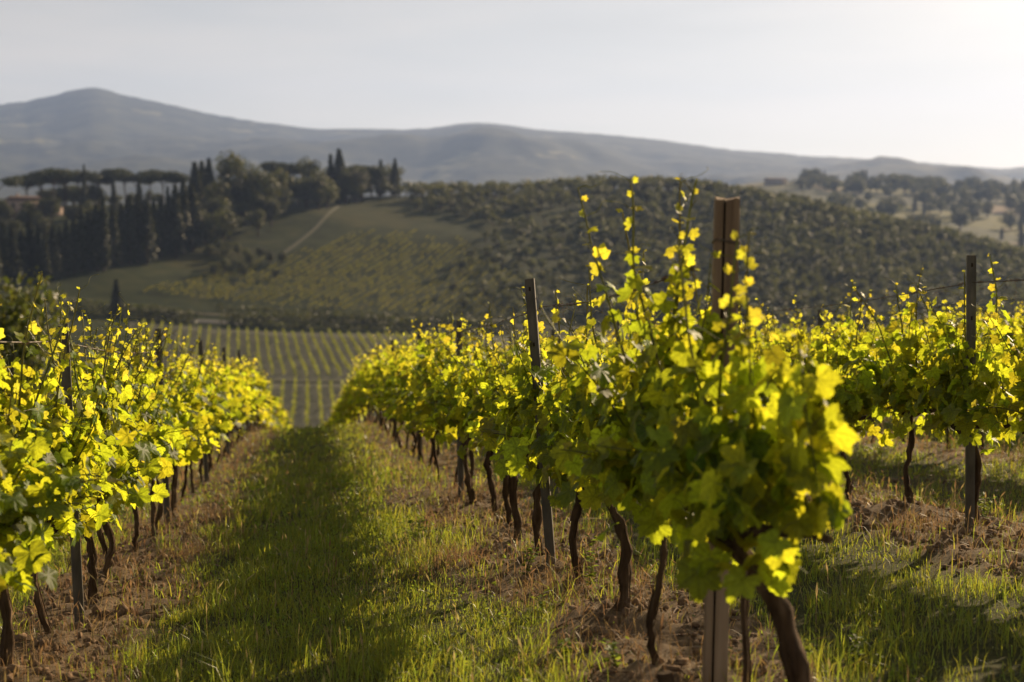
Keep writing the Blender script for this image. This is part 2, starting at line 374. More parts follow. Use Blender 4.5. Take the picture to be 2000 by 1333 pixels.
def far_h(X, Y):
    X = np.asarray(X, float); Y = np.asarray(Y, float)
    d = np.maximum(X*math.sin(PSI)+Y*math.cos(PSI), 1.0); l = X*math.cos(PSI)-Y*math.sin(PSI)
    px = np.clip(1000+FPX*l/d, PG[0], PG[-1]-1e-3); dc = np.clip(d, DG[0], DG[-1]-1e-3)
    a = (px-PG[0])/(PG[1]-PG[0]); b = np.log(dc/DG[0])/math.log(DG[1]/DG[0])
    i = np.clip(a.astype(int), 0, len(PG)-2); j = np.clip(b.astype(int), 0, len(DG)-2); a = a-i; b = b-j
    return (ZG[i, j]*(1-b)+ZG[i, j+1]*b)*(1-a)+(ZG[i+1, j]*(1-b)+ZG[i+1, j+1]*b)*a

def height(X, Y):
    """land height anywhere; the vineyard's own slope runs out into the valley"""
    n = near_h(X, Y); f = far_h(X, Y); k = 4.0
    h = np.clip(0.5+0.5*(n-f)/k, 0, 1)
    d = X*math.sin(PSI)+np.asarray(Y)*math.cos(PSI)
    rel = (fbm(np.asarray(X)/38, np.asarray(Y)/38, 55, 1)-0.5)*np.clip(d/150-0.6, 0, 2.2)
    return f*(1-h)+n*h+np.where((h > 0) & (h < 1), k*h*(1-h), 0)+rel

MOUNDS = []      # (x, y, radius, height): earth hoed up round trunks and posts
def soilness(X, Y):
    X = np.asarray(X, float); Y = np.asarray(Y, float)
    dx = np.min(np.abs(X[..., None]-np.array(ROWS)-0.06), axis=-1)
    n = fbm(X*1.3, Y*0.9, 3, 3)-0.5
    s = 1-sstep(0.36, 0.66, dx+n*0.75)
    right = sstep(1.5, 2.2, X)*0.25*sstep(0.52, 0.62, fbm(X*0.9, Y*0.7, 9, 3))
    return np.clip(s*(1-0.35*sstep(9, 20, Y))+right, 0, 1)

def ground_near(X, Y):
    X = np.asarray(X, float); Y = np.asarray(Y, float)
    s = soilness(X, Y)
    z = height(X, Y)
    z = z+(fbm(X*1.1, Y*1.1, 21, 3)-0.5)*0.07
    z = z+s*((fbm(X*6, Y*6, 31, 4)-0.5)*0.085+(fbm(X*19, Y*19, 41, 2)-0.5)*0.035)+s*0.03
    for (mx, my, r, h) in MOUNDS:
        q = ((X-mx)**2+(Y-my)**2)/(r*r)
        z = z+h*np.exp(-np.minimum(q, 40))
    return z

def gpt(x, y): return np.array([x, y, float(ground_near(np.array([x]), np.array([y]))[0])])
def hpt(x, y): return np.array([x, y, float(height(x, y))])
def far_at(px, d):
    """ground point at depth d straight under photo column px"""
    l = (px-1000)/FPX*d
    x = d*math.sin(PSI)+l*math.cos(PSI); y = d*math.cos(PSI)-l*math.sin(PSI)
    return hpt(x, y)

# ------------------------------------------------------------------ near vineyard layout (needed for the mounds)
POST_L = [7.94, 12.9, 17.9, 22.9, 27.9, 32.6]
POST_C = [8.07, 13.2, 18.1, 23.1, 28.0, 32.8]
POST_R = {4.12: [8.33, 13.3, 18.4, 23.4, 28.4, 33.4], 6.85: [13.9, 18.4, 23.2, 28.2, 33.2], 9.6: [19.5, 24.5, 29.5, 34.5],
          12.3: [25.0, 30.0, 35.0], 15.0: [29.8, 34.8], 17.7: [33.5]}
vr = np.random.default_rng(77)
VINES = {-1.29: [5.45, 6.45, 7.55, 8.45, 9.3, 9.85, 10.8, 11.6, 12.5], 1.43: [4.25, 5.25, 6.26, 7.39, 8.45, 9.4, 10.2, 11.1, 12.0],
         4.12: [6.3, 7.3, 8.4, 9.24, 10.3, 11.2, 12.1], 6.85: [11.6], 9.6: [16.2], 12.3: [20.8], 15.0: [25.6], 17.7: [30.2]}
for x in ROWS:
    while VINES[x][-1] < (72 if x < 2 else 40): VINES[x].append(VINES[x][-1]+0.95+vr.uniform(-0.12, 0.12))
JIT = {x: [vr.uniform(-0.05, 0.05) for _ in VINES[x]] for x in ROWS}
JIT[1.43][0] = 0.10; JIT[1.43][1] = -0.10; JIT[1.43][2] = 0.0
for x in ROWS[:3]:
    for y, j in zip(VINES[x], JIT[x]):
        if y < 13: MOUNDS.append((x+j, y, 0.20, 0.025+0.03*vr.random()))
MOUNDS += [(1.40, 8.07, 0.22, 0.07), (0.85, 8.6, 0.22, 0.06), (4.0, 9.4, 0.45, 0.10), (1.55, 6.6, 0.5, 0.06)]

# ------------------------------------------------------------------ ground sheets
def grid_mesh(name, xs, ys, zf, mat, soil=False, smooth=True):
    X, Y = np.meshgrid(xs, ys, indexing='ij'); Z = zf(X, Y)
    n, m = X.shape
    i = np.arange(n-1)[:, None]; j = np.arange(m-1)[None, :]
    F = np.stack([i*m+j, (i+1)*m+j, (i+1)*m+j+1, i*m+j+1], -1).reshape(-1, 4)
    at_ = {'soil': ('FLOAT', soilness(X, Y).ravel())} if soil else None
    return fast_mesh(name, np.stack([X, Y, Z], -1).reshape(-1, 3), F, mat, smooth, at_)

GX0, GX1, GY0, GY1 = -9.0, 22.0, 0.5, 46.0
fx = np.concatenate([np.arange(GX0, -2.6, 0.15), np.arange(-2.6, 5.6, 0.045), np.arange(5.6, GX1+0.01, 0.15)])
ys = [GY0]
while ys[-1] < GY1: ys.append(ys[-1]+max(0.035, 0.006*ys[-1]))
ground = ob('ground', grid_mesh('ground', fx, np.array(ys), ground_near, M_ground, soil=True), kind='structure')

# rest of the land in one sheet, reaching under the near sheet's rim and out to the foot of the mountains
tp = np.linspace(-600, 2880, 349)
td = np.concatenate([2.0*np.exp(np.linspace(0, math.log(230/2.0), 130)), np.linspace(234, 860, 170), np.linspace(875, 2650, 70)])
Pm, Dm = np.meshgrid(tp, td, indexing='ij')
Lm = (Pm-1000)/FPX*Dm
Xm = Dm*math.sin(PSI)+Lm*math.cos(PSI); Ym = Dm*math.cos(PSI)-Lm*math.sin(PSI)
Zm = height(Xm, Ym)
inside = (Xm > GX0) & (Xm < GX1) & (Ym > GY0) & (Ym < GY1)
Zm = np.where(inside, Zm-0.35*sstep(0, 1.0, np.minimum.reduce([Xm-GX0, GX1-Xm, GY1-Ym, Ym-GY0+1.0])), Zm-0.03)
n_, m_ = Xm.shape
ii = np.arange(n_-1)[:, None]; jj = np.arange(m_-1)[None, :]
F = np.stack([ii*m_+jj, (ii+1)*m_+jj, (ii+1)*m_+jj+1, ii*m_+jj+1], -1).reshape(-1, 4)
dq = Dm[:-1, :-1].ravel()
land = ob('hillside', fast_mesh('hillside', np.stack([Xm, Ym, Zm], -1).reshape(-1, 3), F, smooth=True, mats=[M_hill, M_farm], midx=(dq > 980).astype(int)), kind='structure')

# mountains
RID = [(-800, 235), (-300, 225), (0, 205), (60, 199), (110, 188), (150, 177), (190, 172), (215, 175), (250, 187), (320, 200), (400, 218), (470, 232), (560, 245), (640, 254), (740, 253),
       (840, 252), (880, 244), (920, 240), (1000, 245), (1060, 254), (1150, 261), (1250, 270), (1330, 279), (1400, 290), (1500, 299), (1600, 306), (1700, 311), (1800, 318), (1950, 329), (2000, 325), (2200, 330), (2900, 340)]
mp_ = np.linspace(-700, 2800, 420); md = np.concatenate([np.linspace(2450, 7000, 60), np.linspace(7200, 9000, 8)])
ry = np.interp(mp_, [a for a, b in RID], [b for a, b in RID])
ry = ry+(fbm(mp_/60, mp_*0, 61, 4)-0.5)*4+(vnoise(mp_/9, mp_*0, 62)-0.5)*1.6
Pm2, Dm2 = np.meshgrid(mp_, md, indexing='ij')
t = np.clip((Dm2-2450)/(7000-2450), 0, 1)
zr = y2z(ry, 7000.0)[:, None]; zb = y2z(420, 2450.0)
Z2 = zb+(zr-zb)*(0.15*t+0.85*t**1.6)
Lm2 = (Pm2-1000)/FPX*Dm2
X2 = Dm2*math.sin(PSI)+Lm2*math.cos(PSI); Y2 = Dm2*math.cos(PSI)-Lm2*math.sin(PSI)
Z2 = Z2+(fbm(X2/700, Y2/1100, 71, 6)-0.5)*330*np.sin(np.pi*t)*0.9
Z2 = np.where(Dm2 > 7000, zr-(Dm2-7000)*0.22, Z2)
n_, m_ = X2.shape
ii = np.arange(n_-1)[:, None]; jj = np.arange(m_-1)[None, :]
F = np.stack([ii*m_+jj, (ii+1)*m_+jj, (ii+1)*m_+jj+1, ii*m_+jj+1], -1).reshape(-1, 4)
ob('mountains', fast_mesh('mountains', np.stack([X2, Y2, Z2], -1).reshape(-1, 3), F, M_mount, True), kind='structure')

# ------------------------------------------------------------------ trees
def leaf_cards(P, Nrm, size, g, jitter=0.8):
    """n small pointed leaf-clump faces (diamonds) at points P, roughly facing Nrm"""
    n = len(P)
    N2 = Nrm+jitter*g.normal(size=(n, 3)); N2 /= np.linalg.norm(N2, axis=1)[:, None]+1e-9
    A = np.cross(N2, g.normal(size=(n, 3))); A /= np.linalg.norm(A, axis=1)[:, None]+1e-9
    B = np.cross(N2, A); s = (size*g.uniform(0.6, 1.4, n))[:, None]
    bend = N2*s*0.25
    V = np.stack([P-A*s, P+B*s*0.62-bend, P+A*s, P-B*s*0.62-bend], 1).reshape(-1, 3)
    k = np.arange(n)[:, None]*4
    return V, np.concatenate([k+np.array([[0, 1, 3]]), k+np.array([[1, 2, 3]])])

def lobes_points(lobes, n, g):
    """points through a set of ellipsoid lobes, denser toward their skins"""
    w = np.array([l[1][0]*l[1][2] for l in lobes]); w = w/w.sum()
    idx = g.choice(len(lobes), n, p=w)
    c = np.array([l[0] for l in lobes])[idx]; r = np.array([l[1] for l in lobes])[idx]
    d = g.normal(size=(n, 3)); d /= np.linalg.norm(d, axis=1)[:, None]
    rad = g.uniform(0.35, 1.0, n)**0.45*g.uniform(0.9, 1.12, n)
    return c+d*r*rad[:, None], d

def make_tree(name, crown_mat, crown, trunk):
    root = bpy.data.objects.new(name, None); COL.objects.link(root)
    tb = MB(); trunk(tb); ob('trunk', tb.mesh('trunk', M_trunk, True), root)
    V, F = crown; ob('crown', fast_mesh('crown', V, F, crown_mat), root)
    return root

def cypress_crown(g, n=1300, w=0.085):
    z = g.uniform(0.03, 1, n)**0.85
    prof = np.where(z < 0.25, 0.75+z, 1.0-0.98*((z-0.25)/0.75)**1.6)*w
    th = g.uniform(0, 2*np.pi, n); q = g.uniform(0.55, 1.05, n)*(1+0.25*(vnoise(th*1.6, z*9, 5)-0.5)*2)
    P = np.stack([np.cos(th)*prof*q, np.sin(th)*prof*q, z], 1)
    N = np.stack([np.cos(th), np.sin(th), 0.4+0*z], 1)
    return leaf_cards(P, N, np.full(n, 0.022), g, 0.6)

def cyp_trunk(tb): tb.tube([[0, 0, -0.03], [0, 0, 0.2], [0, 0, 0.8]], [0.014, 0.012, 0.004], 6)
CYP = []
for s in range(4):
    g = np.random.default_rng(100+s)
    CYP.append(make_tree('cypress_tree', M_cyp, cypress_crown(g, 1300, (0.10, 0.085, 0.095, 0.075)[s]), cyp_trunk))

def pine(g):
    lob = []
    for i in range(9):
        a = g.uniform(0, 2*np.pi); r = g.uniform(0, 0.34)
        lob.append(((math.cos(a)*r, math.sin(a)*r, 0.84+g.uniform(-0.05, 0.05)), (g.uniform(0.14, 0.24), g.uniform(0.14, 0.24), g.uniform(0.10, 0.15))))
    P, N = lobes_points(lob, 3000, g); N[:, 2] += 0.5
    def trunk(tb):
        tb.tube([[0, 0, -0.04], [0.01, 0, 0.3], [-0.01, 0.01, 0.58], [0, 0, 0.72]], [0.017, 0.015, 0.012, 0.009], 7)
        for i in range(7):
            a = i*0.9+g.uniform(-0.2, 0.2); r = g.uniform(0.15, 0.3)
            tb.tube([[0, 0, 0.55+0.02*i], [math.cos(a)*r*0.5, math.sin(a)*r*0.5, 0.72], [math.cos(a)*r, math.sin(a)*r, 0.86]], [0.007, 0.005, 0.003], 5)
    return leaf_cards(P, N, np.full(len(P), 0.022), g), trunk
PINE = []
for s in range(3):
    c, t_ = pine(np.random.default_rng(200+s)); PINE.append(make_tree('umbrella_pine', M_pine, c, t_))

def broad(g, n=1700, tall=1.0):
    lob = []
    for i in range(11):
        a = g.uniform(0, 2*np.pi); r = g.uniform(0.02, 0.26); z = g.uniform(0.38, 0.84)
        q = g.uniform(0.13, 0.22)*(1.15-0.5*abs(z-0.55))
        lob.append(((math.cos(a)*r, math.sin(a)*r, z), (q, q, q*g.uniform(0.75, 1.0)*tall)))
    lob.append(((0, 0, 0.6), (0.26, 0.26, 0.3)))
    P, N = lobes_points(lob, n, g); N[:, 2] += 0.35
    def trunk(tb):
        tb.tube([[0, 0, -0.04], [0.01, 0, 0.15], [0, 0.01, 0.35], [0.02, 0, 0.6]], [0.034, 0.027, 0.02, 0.008], 7)
        for i in range(6):
            a = i*1.1+g.uniform(-0.2, 0.2)
            tb.tube([[0, 0, 0.25+0.03*i], [math.cos(a)*0.12, math.sin(a)*0.12, 0.45+0.03*i], [math.cos(a)*0.25, math.sin(a)*0.25, 0.6+0.03*i]], [0.014, 0.009, 0.004], 5)
    return leaf_cards(P, N, np.full(n, 0.026), g), trunk
BROAD = []
for s in range(4):
    c, t_ = broad(np.random.default_rng(300+s), 1700, (1.0, 1.2, 0.85, 1.0)[s]); BROAD.append(make_tree('broadleaf_tree', M_broad, c, t_))
for o in CYP+PINE+BROAD: o['unused'] = 1

def put(protos, k, loc, h, label, cat, group=None, wide=1.0, name=None):
    p = protos[k % len(protos)]
    if p.get('unused'):
        del p['unused']; o = p
        o.location = [float(c) for c in loc]; o.rotation_euler = (0, 0, k*1.7); o.scale = (h*wide, h*wide, h)
    else: o = copy_tree(p, loc, k*1.7, (h*wide, h*wide, h))
    for a in ('label', 'category', 'group'):
        if a in o: del o[a]
    o['label'] = label; o['category'] = cat
    if group: o['group'] = group
    return o

def put_px(protos, k, px, d, top, label, cat, group=None, wide=1.0, sink=0.3):
    """tree standing on the land under photo column px at depth d, as tall as its top at photo row 'top' asks"""
    b = far_at(px, d); h = float(y2z(top, d))-b[2]+sink
    b[2] -= sink
    return put(protos, k, b, h, label, cat, group, wide)

ORD = ('first second third fourth fifth sixth seventh eighth ninth tenth eleventh twelfth thirteenth fourteenth fifteenth sixteenth seventeenth eighteenth nineteenth twentieth '
       'twenty-first twenty-second twenty-third twenty-fourth twenty-fifth twenty-sixth twenty-seventh twenty-eighth twenty-ninth thirtieth thirty-first thirty-second thirty-third thirty-fourth thirty-fifth thirty-sixth').split()
# dark cypress row climbing the left hill
crow = np.random.default_rng(9)
ctop = [(-40, 425), (0, 428), (35, 433), (70, 428), (100, 436), (135, 425), (175, 412), (215, 398), (250, 388), (280, 378), (320, 368), (360, 352), (420, 350)]
cx = -60.0; k = 0
while cx < 395:
    d = np.interp(cx, [-60, 0, 200, 400], [455, 465, 500, 560])+crow.uniform(-5, 5)
    top = np.interp(cx, [a for a, b in ctop], [b for a, b in ctop])+crow.uniform(-20, 22)
    put_px(CYP, k, cx, d, top, '%s cypress from the left in the tight dark row climbing the left hillside' % ORD[k], 'cypress', 'cypress row on the left hillside', crow.uniform(1.0, 1.8))
    cx += crow.uniform(13, 19); k += 1
for (px, top, d, wd, lab) in [(169, 322, 640, 0.55, 'slim cypress poking above the umbrella pine crowns'), (226, 352, 600, 0.7, 'slim cypress between the bare umbrella pine trunks'),
                           (276, 352, 585, 0.9, 'cypress standing taller than the row, under the pine crowns'),
                           (384, 318, 600, 1.1, 'tall cypress at the left edge of the dark wood'), (398, 316, 610, 1.0, 'second tall cypress at the left edge of the dark wood'),
                           (412, 310, 620, 1.0, 'third tall cypress, touching the big round tree of the wood'),
                           (648, 302, 690, 1.0, 'left spire of the twin cypress clump above the wood'), (664, 292, 690, 1.15, 'right, tallest spire of the twin cypress clump above the wood'),
                           (745, 313, 720, 1.15, 'broad cypress near the right end of the wood'), (773, 310, 722, 0.95, 'slender cypress at the far right end of the wood'),
                           (227, 547, 440, 1.4, 'lone stubby cypress on the grass slope beside the valley road')]:
    put_px(CYP, k, px, d, top, lab, 'cypress', None, wd*1.6); k += 1
# umbrella pines
for q, (px, top, d, wd) in enumerate([(-8, 345, 600, 1.2), (58, 341, 630, 1.4), (84, 337, 650, 1.3), (108, 332, 640, 1.35), (132, 331, 655, 1.3), (158, 333, 660, 1.2), (196, 333, 670, 1.1), (222, 331, 675, 1.1), (248, 333, 670, 1.2), (272, 335, 665, 1.1), (296, 335, 675, 1.1), (322, 334, 660, 1.1), (348, 335, 660, 1.0)]):
    lab = 'umbrella pine at the left picture edge above the pink villa' if q == 0 else ('umbrella pine with its crown over the pink villa' if q in (1,) else '%s umbrella pine from the left in the row of flat crowns on bare trunks' % ORD[max(0, q-2)])
    put_px(PINE, q, px, d, top+(-3, 4, 0, -4, 3, -1, 5, -2, 1, 4, -3, 2, 0)[q], lab, 'pine tree', 'row of umbrella pines on the left ridge' if q > 1 else None, wd*1.25)
for q, (px, top, d, wd, lab) in enumerate([(548, 316, 700, 1.1, 'umbrella pine behind the pale trees of the wood'), (575, 318, 700, 1.0, 'low umbrella pine just left of the round crown on the wood'), (705, 322, 715, 1.5, 'spreading umbrella pine beside the twin cypress spires'), (726, 326, 715, 1.1, 'smaller umbrella pine left of the end cypresses')]):
    put_px(PINE, q+1, px, d, top, lab, 'pine tree', None, wd*1.3)
# mixed wood
for q, (px, top, d, wd, lab) in enumerate([(455, 294, 630, 1.0, 'largest round-crowned tree in the left wood'), (500, 318, 640, 0.9, 'pale green tree right of the largest round tree'), (520, 326, 620, 1.0, 'pale leafy tree low in the wood'),
        (545, 325, 640, 0.9, 'pale green tree in the middle of the wood'), (605, 306, 680, 0.8, 'dark round crown left of the twin cypress spires'), (625, 330, 670, 1.0, 'dark tree below the twin cypress spires'),
        (680, 335, 690, 0.9, 'dark tree right below the twin cypress spires'), (430, 345, 600, 0.9, 'dark tree below the largest round crown')]):
    put_px(BROAD, q, px, d, top, lab, 'tree', None, wd)
wr = np.random.default_rng(14)
for q in range(62):
    px = wr.uniform(372, 775); f = wr.random()
    dlo = np.interp(px, [370, 500, 600, 690, 775], [545, 575, 630, 690, 715]); d = dlo+f*(np.interp(px, [370, 690, 775], [630, 725, 745])-dlo)
    b = far_at(px, d)
    put(BROAD, q, b-np.array([0, 0, 1.0]), wr.uniform(11, 18), 'dark undergrowth tree filling the lower wood below the tree crowns', 'tree', 'trees filling the lower wood', wr.uniform(0.9, 1.3))
for q in range(16):
    px = wr.uniform(400, 560); d = wr.uniform(520, 560)
    put(BROAD, q, far_at(px, d)-np.array([0, 0, 0.5]), wr.uniform(4, 6), 'small dark shrub on the slope below the wood', 'shrub', 'shrubs below the wood', 1.3)
# olives and shrubs round the villa
for q in range(26):
    px = wr.uniform(-60, 200); d = wr.uniform(530, 610)
    put(BROAD, q+1, far_at(px, d)-np.array([0, 0, 0.5]), wr.uniform(6, 9), 'bushy olive tree behind the cypress row below the villa', 'tree', 'trees below the villa', 1.25)
for q in range(12):
    px = wr.uniform(90, 360); d = wr.uniform(690, 760)
    put(BROAD, q+2, far_at(px, d)-np.array([0, 0, 0.5]), wr.uniform(5, 8), 'low bush seen between the bare pine trunks', 'bush', 'bushes under the pines', 1.3)

for q in range(22):
    px = wr.uniform(80, 200) if q < 14 else wr.uniform(640, 770); d = wr.uniform(650, 690) if q < 14 else wr.uniform(722, 745)
    lab = 'dark tree filling the shade under the left umbrella pines' if q < 14 else 'dark tree filling the right end of the wood'
    put(BROAD, q+3, far_at(px, d)-np.array([0, 0, 0.8]), wr.uniform(8, 13), lab, 'tree', 'trees under the pines' if q < 14 else 'trees at the right end of the wood', 1.2)
# pink villa
def villa():
    root = bpy.data.objects.new('villa', None); COL.objects.link(root)
    M_w = mat_rough('pink_plaster', [(0.3, (0.36, 0.27, 0.225)), (0.7, (0.46, 0.36, 0.30))], 0.6, 4, 0.9, 0.1)
    M_r = mat_rough('terracotta_tiles', [(0.3, (0.09, 0.058, 0.045)), (0.7, (0.15, 0.095, 0.072))], 2, 4, 0.85, 0.3)
    M_g = mat_rough('window_glass', [(0.3, (0.02, 0.02, 0.025)), (0.7, (0.05, 0.05, 0.06))], 1, 2, 0.2, 0)
    b = MB(); b.box((-8, -5, -2), (8, 5, 6.5)); b.box((8, -4, -2), (15, 4, 4.2)); ob('wall', b.mesh('wall', M_w), root)
    b = MB()
    for (x0, x1, y0, y1, z, h) in ((-8.6, 8.6, -5.6, 5.6, 6.5, 2.2), (7.7, 15.6, -4.6, 4.6, 4.2, 1.6)):
        b.add([[x0,y0,z],[x1,y0,z],[x1,y1,z],[x0,y1,z],[x0+3,0,z+h],[x1-3,0,z+h]], [[0,1,5,4],[2,3,4,5],[0,3,2,1]]); b.add([[x0,y0,z],[x0,y1,z],[x0+3,0,z+h],[x1,y0,z],[x1,y1,z],[x1-3,0,z+h]], [[1,0,2],[3,4,5]])
    rf = ob('roof', b.mesh('roof', M_r), root)
    b = MB(); b.box((-3, 0.5, 7.2), (-2, 1.5, 9.6)); ob('chimney', b.mesh('chimney', M_w), rf)
    wm = MB(); wm.box((-0.55, -0.06, 0), (0.55, 0.06, 1.5)); wme = wm.mesh('window', M_g)
    for (x, z) in ((-6, 4), (-2, 4), (2, 4), (6, 4), (-6, 0.8), (-2, 0.8), (6, 0.8)): ob('window', wme, root, (x, -5.02, z))
    for (x, z) in ((10, 1.6), (13, 1.6)): ob('window', wme, root, (x, -4.02, z))
    b = MB(); b.box((1.4, -5.1, 0), (2.7, -4.98, 2.3)); ob('door', b.mesh('door', M_trunk), root)
    p = far_at(52, 606); root.location = [float(c) for c in p]; root.rotation_euler = (0, 0, 0.45)
    root['label'] = 'pink plastered villa with terracotta roof under the umbrella pines'; root['category'] = 'villa'
villa()
for q, (px, h) in enumerate([(6, 10), (22, 7), (92, 11), (104, 12)]):
    put(BROAD, q, far_at(px, 588)-np.array([0, 0, 0.5]), h, '%s dark tree from the left screening the villa front' % ORD[q], 'tree', 'trees screening the villa', 1.3)

# olive trees on the right hill: low-poly, one mesh each
OL = []
for s in range(6):
    g = np.random.default_rng(400+s); b = MB()
    lob = [((g.uniform(-.22, .22), g.uniform(-.22, .22), g.uniform(.5, .8)), (g.uniform(.2, .32),)*2+(g.uniform(.16, .26),)) for _ in range(6)]
    P, N = lobes_points(lob, 105, g); N[:, 2] += 0.3
    V, F = leaf_cards(P, N, np.full(105, 0.10), g); b.add(V, F, 0)
    b.tube([[0, 0, -0.15], [0.02, 0, 0.25], [0, 0.02, 0.6]], [0.05, 0.04, 0.015], 5, 1)
    OL.append((np.concatenate(b.v), np.concatenate(b.f), np.concatenate(b.m), b.mesh('olive_tree', [M_olive, M_trunk])))
olr = np.random.default_rng(15); OLP = []
ra = PSI+R(11.5); rdir = np.array([math.sin(ra), math.cos(ra)]); rper = np.array([math.cos(ra), -math.sin(ra)])
org = far_at(1400, 600)[:2]
for i in range(-60, 75):
    for j in range(-36, 60):
        p = org+rper*i*6.0+rdir*j*5.4
        d = p[0]*math.sin(PSI)+p[1]*math.cos(PSI)
        if d < 480 or d > 850: continue
        l = p[0]*math.cos(PSI)-p[1]*math.sin(PSI); px = 1000+FPX*l/d
        if px < 700 or px > 2120: continue
        yy = 0
        z = float(height(p[0], p[1])); yy = to_px(np.array([p[0], p[1], z]))[1]
        # density: regular grove on the right, thinning to scattered trees on the left slope
        crest = np.interp(px, [700, 800, 1000, 1200, 1400, 1600, 1800, 2000], [700, 720, 750, 770, 760, 735, 715, 695])
        if d > crest+45: continue
        dens = 0.95*sstep(1080, 1300, px)+0.45*sstep(820, 1050, px)
        if px < 1100 and d > crest-75: dens = max(dens, 0.75*sstep(780, 830, px))
        dens *= 0.8+0.4*(vnoise(p[0]/30, p[1]/30, 17))
        if px < 900 and d > 540 and d < crest-60: dens *= 0.3
        if px < 860 and d < 560: dens = 0
        if olr.random() > min(dens, 0.97): continue
        jit = 0.8 if px > 1300 else 2.2
        q = p+olr.normal(size=2)*jit
        OLP.append((q[0], q[1], float(height(q[0], q[1]))-0.1, olr.uniform(4.4, 7.2)*(1.25 if d > crest-20 else 1), olr.integers(6), olr.uniform(0, 6.28)))
OLP.sort(key=lambda o: o[1])
vis = OLP[:300]
for (x, y, z, h, k, rz) in vis:
    o = ob('olive_tree', OL[k][3], None, (x, y, z), 'olive tree in the nearest, lower part of the grove on the big hill', 'olive tree', 'olive trees on the lower slope of the big hill')
    o.scale = (h*0.95, h*0.95, h*0.92); o.rotation_euler = (0, 0, rz)
VV = []; FF = []; MM = []; nn = 0
for (x, y, z, h, k, rz) in OLP[300:]:
    v, f, m, _ = OL[k]; c, s_ = math.cos(rz), math.sin(rz)
    w = np.stack([(v[:, 0]*c-v[:, 1]*s_)*h*0.95+x, (v[:, 0]*s_+v[:, 1]*c)*h*0.95+y, v[:, 2]*h*0.92+z], 1)
    VV.append(w); FF.append(f+nn); MM.append(m); nn += len(v)
ob('olive_grove', fast_mesh('olive_grove', np.concatenate(VV), np.concatenate(FF), mats=[M_olive, M_trunk], midx=np.concatenate(MM)), None, None,
   'grey-green olive grove covering the upper slope and crest of the big hill', 'olive grove', kind='stuff')
print('olives', len(OLP))

# far farmland right: trees and houses
fr_ = np.random.default_rng(16)
for q in range(190):
    if q < 56: px = fr_.uniform(1560, 1740); d = fr_.uniform(1560, 1800)
    elif q < 140: px = fr_.uniform(1740, 2060); d = fr_.uniform(1560, 1840)
    else: px = fr_.uniform(1600, 2040); d = fr_.uniform(1080, 1500)
    isC = fr_.random() < 0.2
    put(CYP if isC else BROAD, q, far_at(px, d)-np.array([0, 0, 0.8]), fr_.uniform(11, 22), ('slim hazy cypress on the far farm hill at right' if isC else 'hazy round tree on the far farm hill at right'),
        'cypress' if isC else 'tree', 'far hill cypresses' if isC else 'far hill trees', 1.6 if isC else 1.45)
def house(px, d, w, label):
    root = bpy.data.objects.new('farmhouse', None); COL.objects.link(root)
    M_w = mat_rough('stone_wall', [(0.3, (0.16, 0.14, 0.12)), (0.7, (0.24, 0.21, 0.18))], 0.6, 4, 0.9, 0.1)
    M_r = mat_rough('old_tiles', [(0.3, (0.10, 0.07, 0.055)), (0.7, (0.16, 0.11, 0.085))], 2, 4, 0.85, 0.2)
    b = MB(); b.box((-w, -5, -3), (w, 5, 6)); ob('wall', b.mesh('wall', M_w), root)
    b = MB(); b.add([[-w-.6,-5.6,5.9],[w+.6,-5.6,5.9],[w+.6,5.6,5.9],[-w-.6,5.6,5.9],[-w-.6,0,8.4],[w+.6,0,8.4]], [[0,1,5,4],[2,3,4,5],[0,3,2,1]])
    b.add([[-w,-5,5.95],[-w,5,5.95],[-w,0,8.3],[w,-5,5.95],[w,5,5.95],[w,0,8.3]], [[0,1,2],[4,3,5]]); ob('roof', b.mesh('roof', M_r), root)
    p = far_at(px, d); root.location = [float(c) for c in p]; root.rotation_euler = (0, 0, 0.3)
    root['label'] = label; root['category'] = 'house'
house(1512, 1690, 13, 'long low farmhouse left of the trees on the far hill')
house(1612, 1790, 9, 'small house on the very top of the far hill')
house(1702, 1760, 8, 'small house among cypresses right of the far hilltop')

# ------------------------------------------------------------------ valley: road, hedge, path, far vine rows
def strip(name, pts, w, mat, lift=0.06, **kw):
    P = np.array(pts)[:, :2]; T = np.gradient(P, axis=0); T /= np.linalg.norm(T, axis=1)[:, None]
    Nn = np.stack([T[:, 1], -T[:, 0]], 1)
    cols = [P+Nn*w*s for s in (-0.5, -0.17, 0.17, 0.5)]
    V = np.stack([np.concatenate([c, (height(c[:, 0], c[:, 1])+lift+0.25)[:, None]], 1) for c in cols], 1)
    m = len(P); i = np.arange(m-1)[:, None]; j = np.arange(3)[None, :]
    F = np.stack([i*4+j, i*4+j+1, (i+1)*4+j+1, (i+1)*4+j], -1).reshape(-1, 4)
    return ob(name, fast_mesh(name, V.reshape(-1, 3), F, mat, True), **kw)
M_path = mat_rough('pale_dry_earth', [(0.3, (0.075, 0.07, 0.032)), (0.7, (0.14, 0.12, 0.06))], 0.4, 5, 0.95, 0)
M_asph = mat_rough('grey_road', [(0.3, (0.045, 0.045, 0.045)), (0.7, (0.07, 0.07, 0.07))], 0.5, 5, 0.8, 0)
def line_px(pts, n=60):
    a = np.array(pts, float); t = np.linspace(0, len(a)-1, n)
    px = np.interp(t, range(len(a)), a[:, 0]); d = np.interp(t, range(len(a)), a[:, 1])
    return [far_at(p, q) for p, q in zip(px, d)]
M_worn = mat_rough('worn_grass', [(0.3, (0.035, 0.038, 0.016)), (0.7, (0.065, 0.062, 0.028))], 0.4, 5, 0.95, 0)
tA, tB = far_at(553, 560), far_at(662, 672)
strip('hill_track', [tA+(tB-tA)*u+np.array([3.0*math.sin(u*3.1), 0, 0]) for u in np.linspace(0, 1, 60)], 1.9, M_worn, kind='structure')
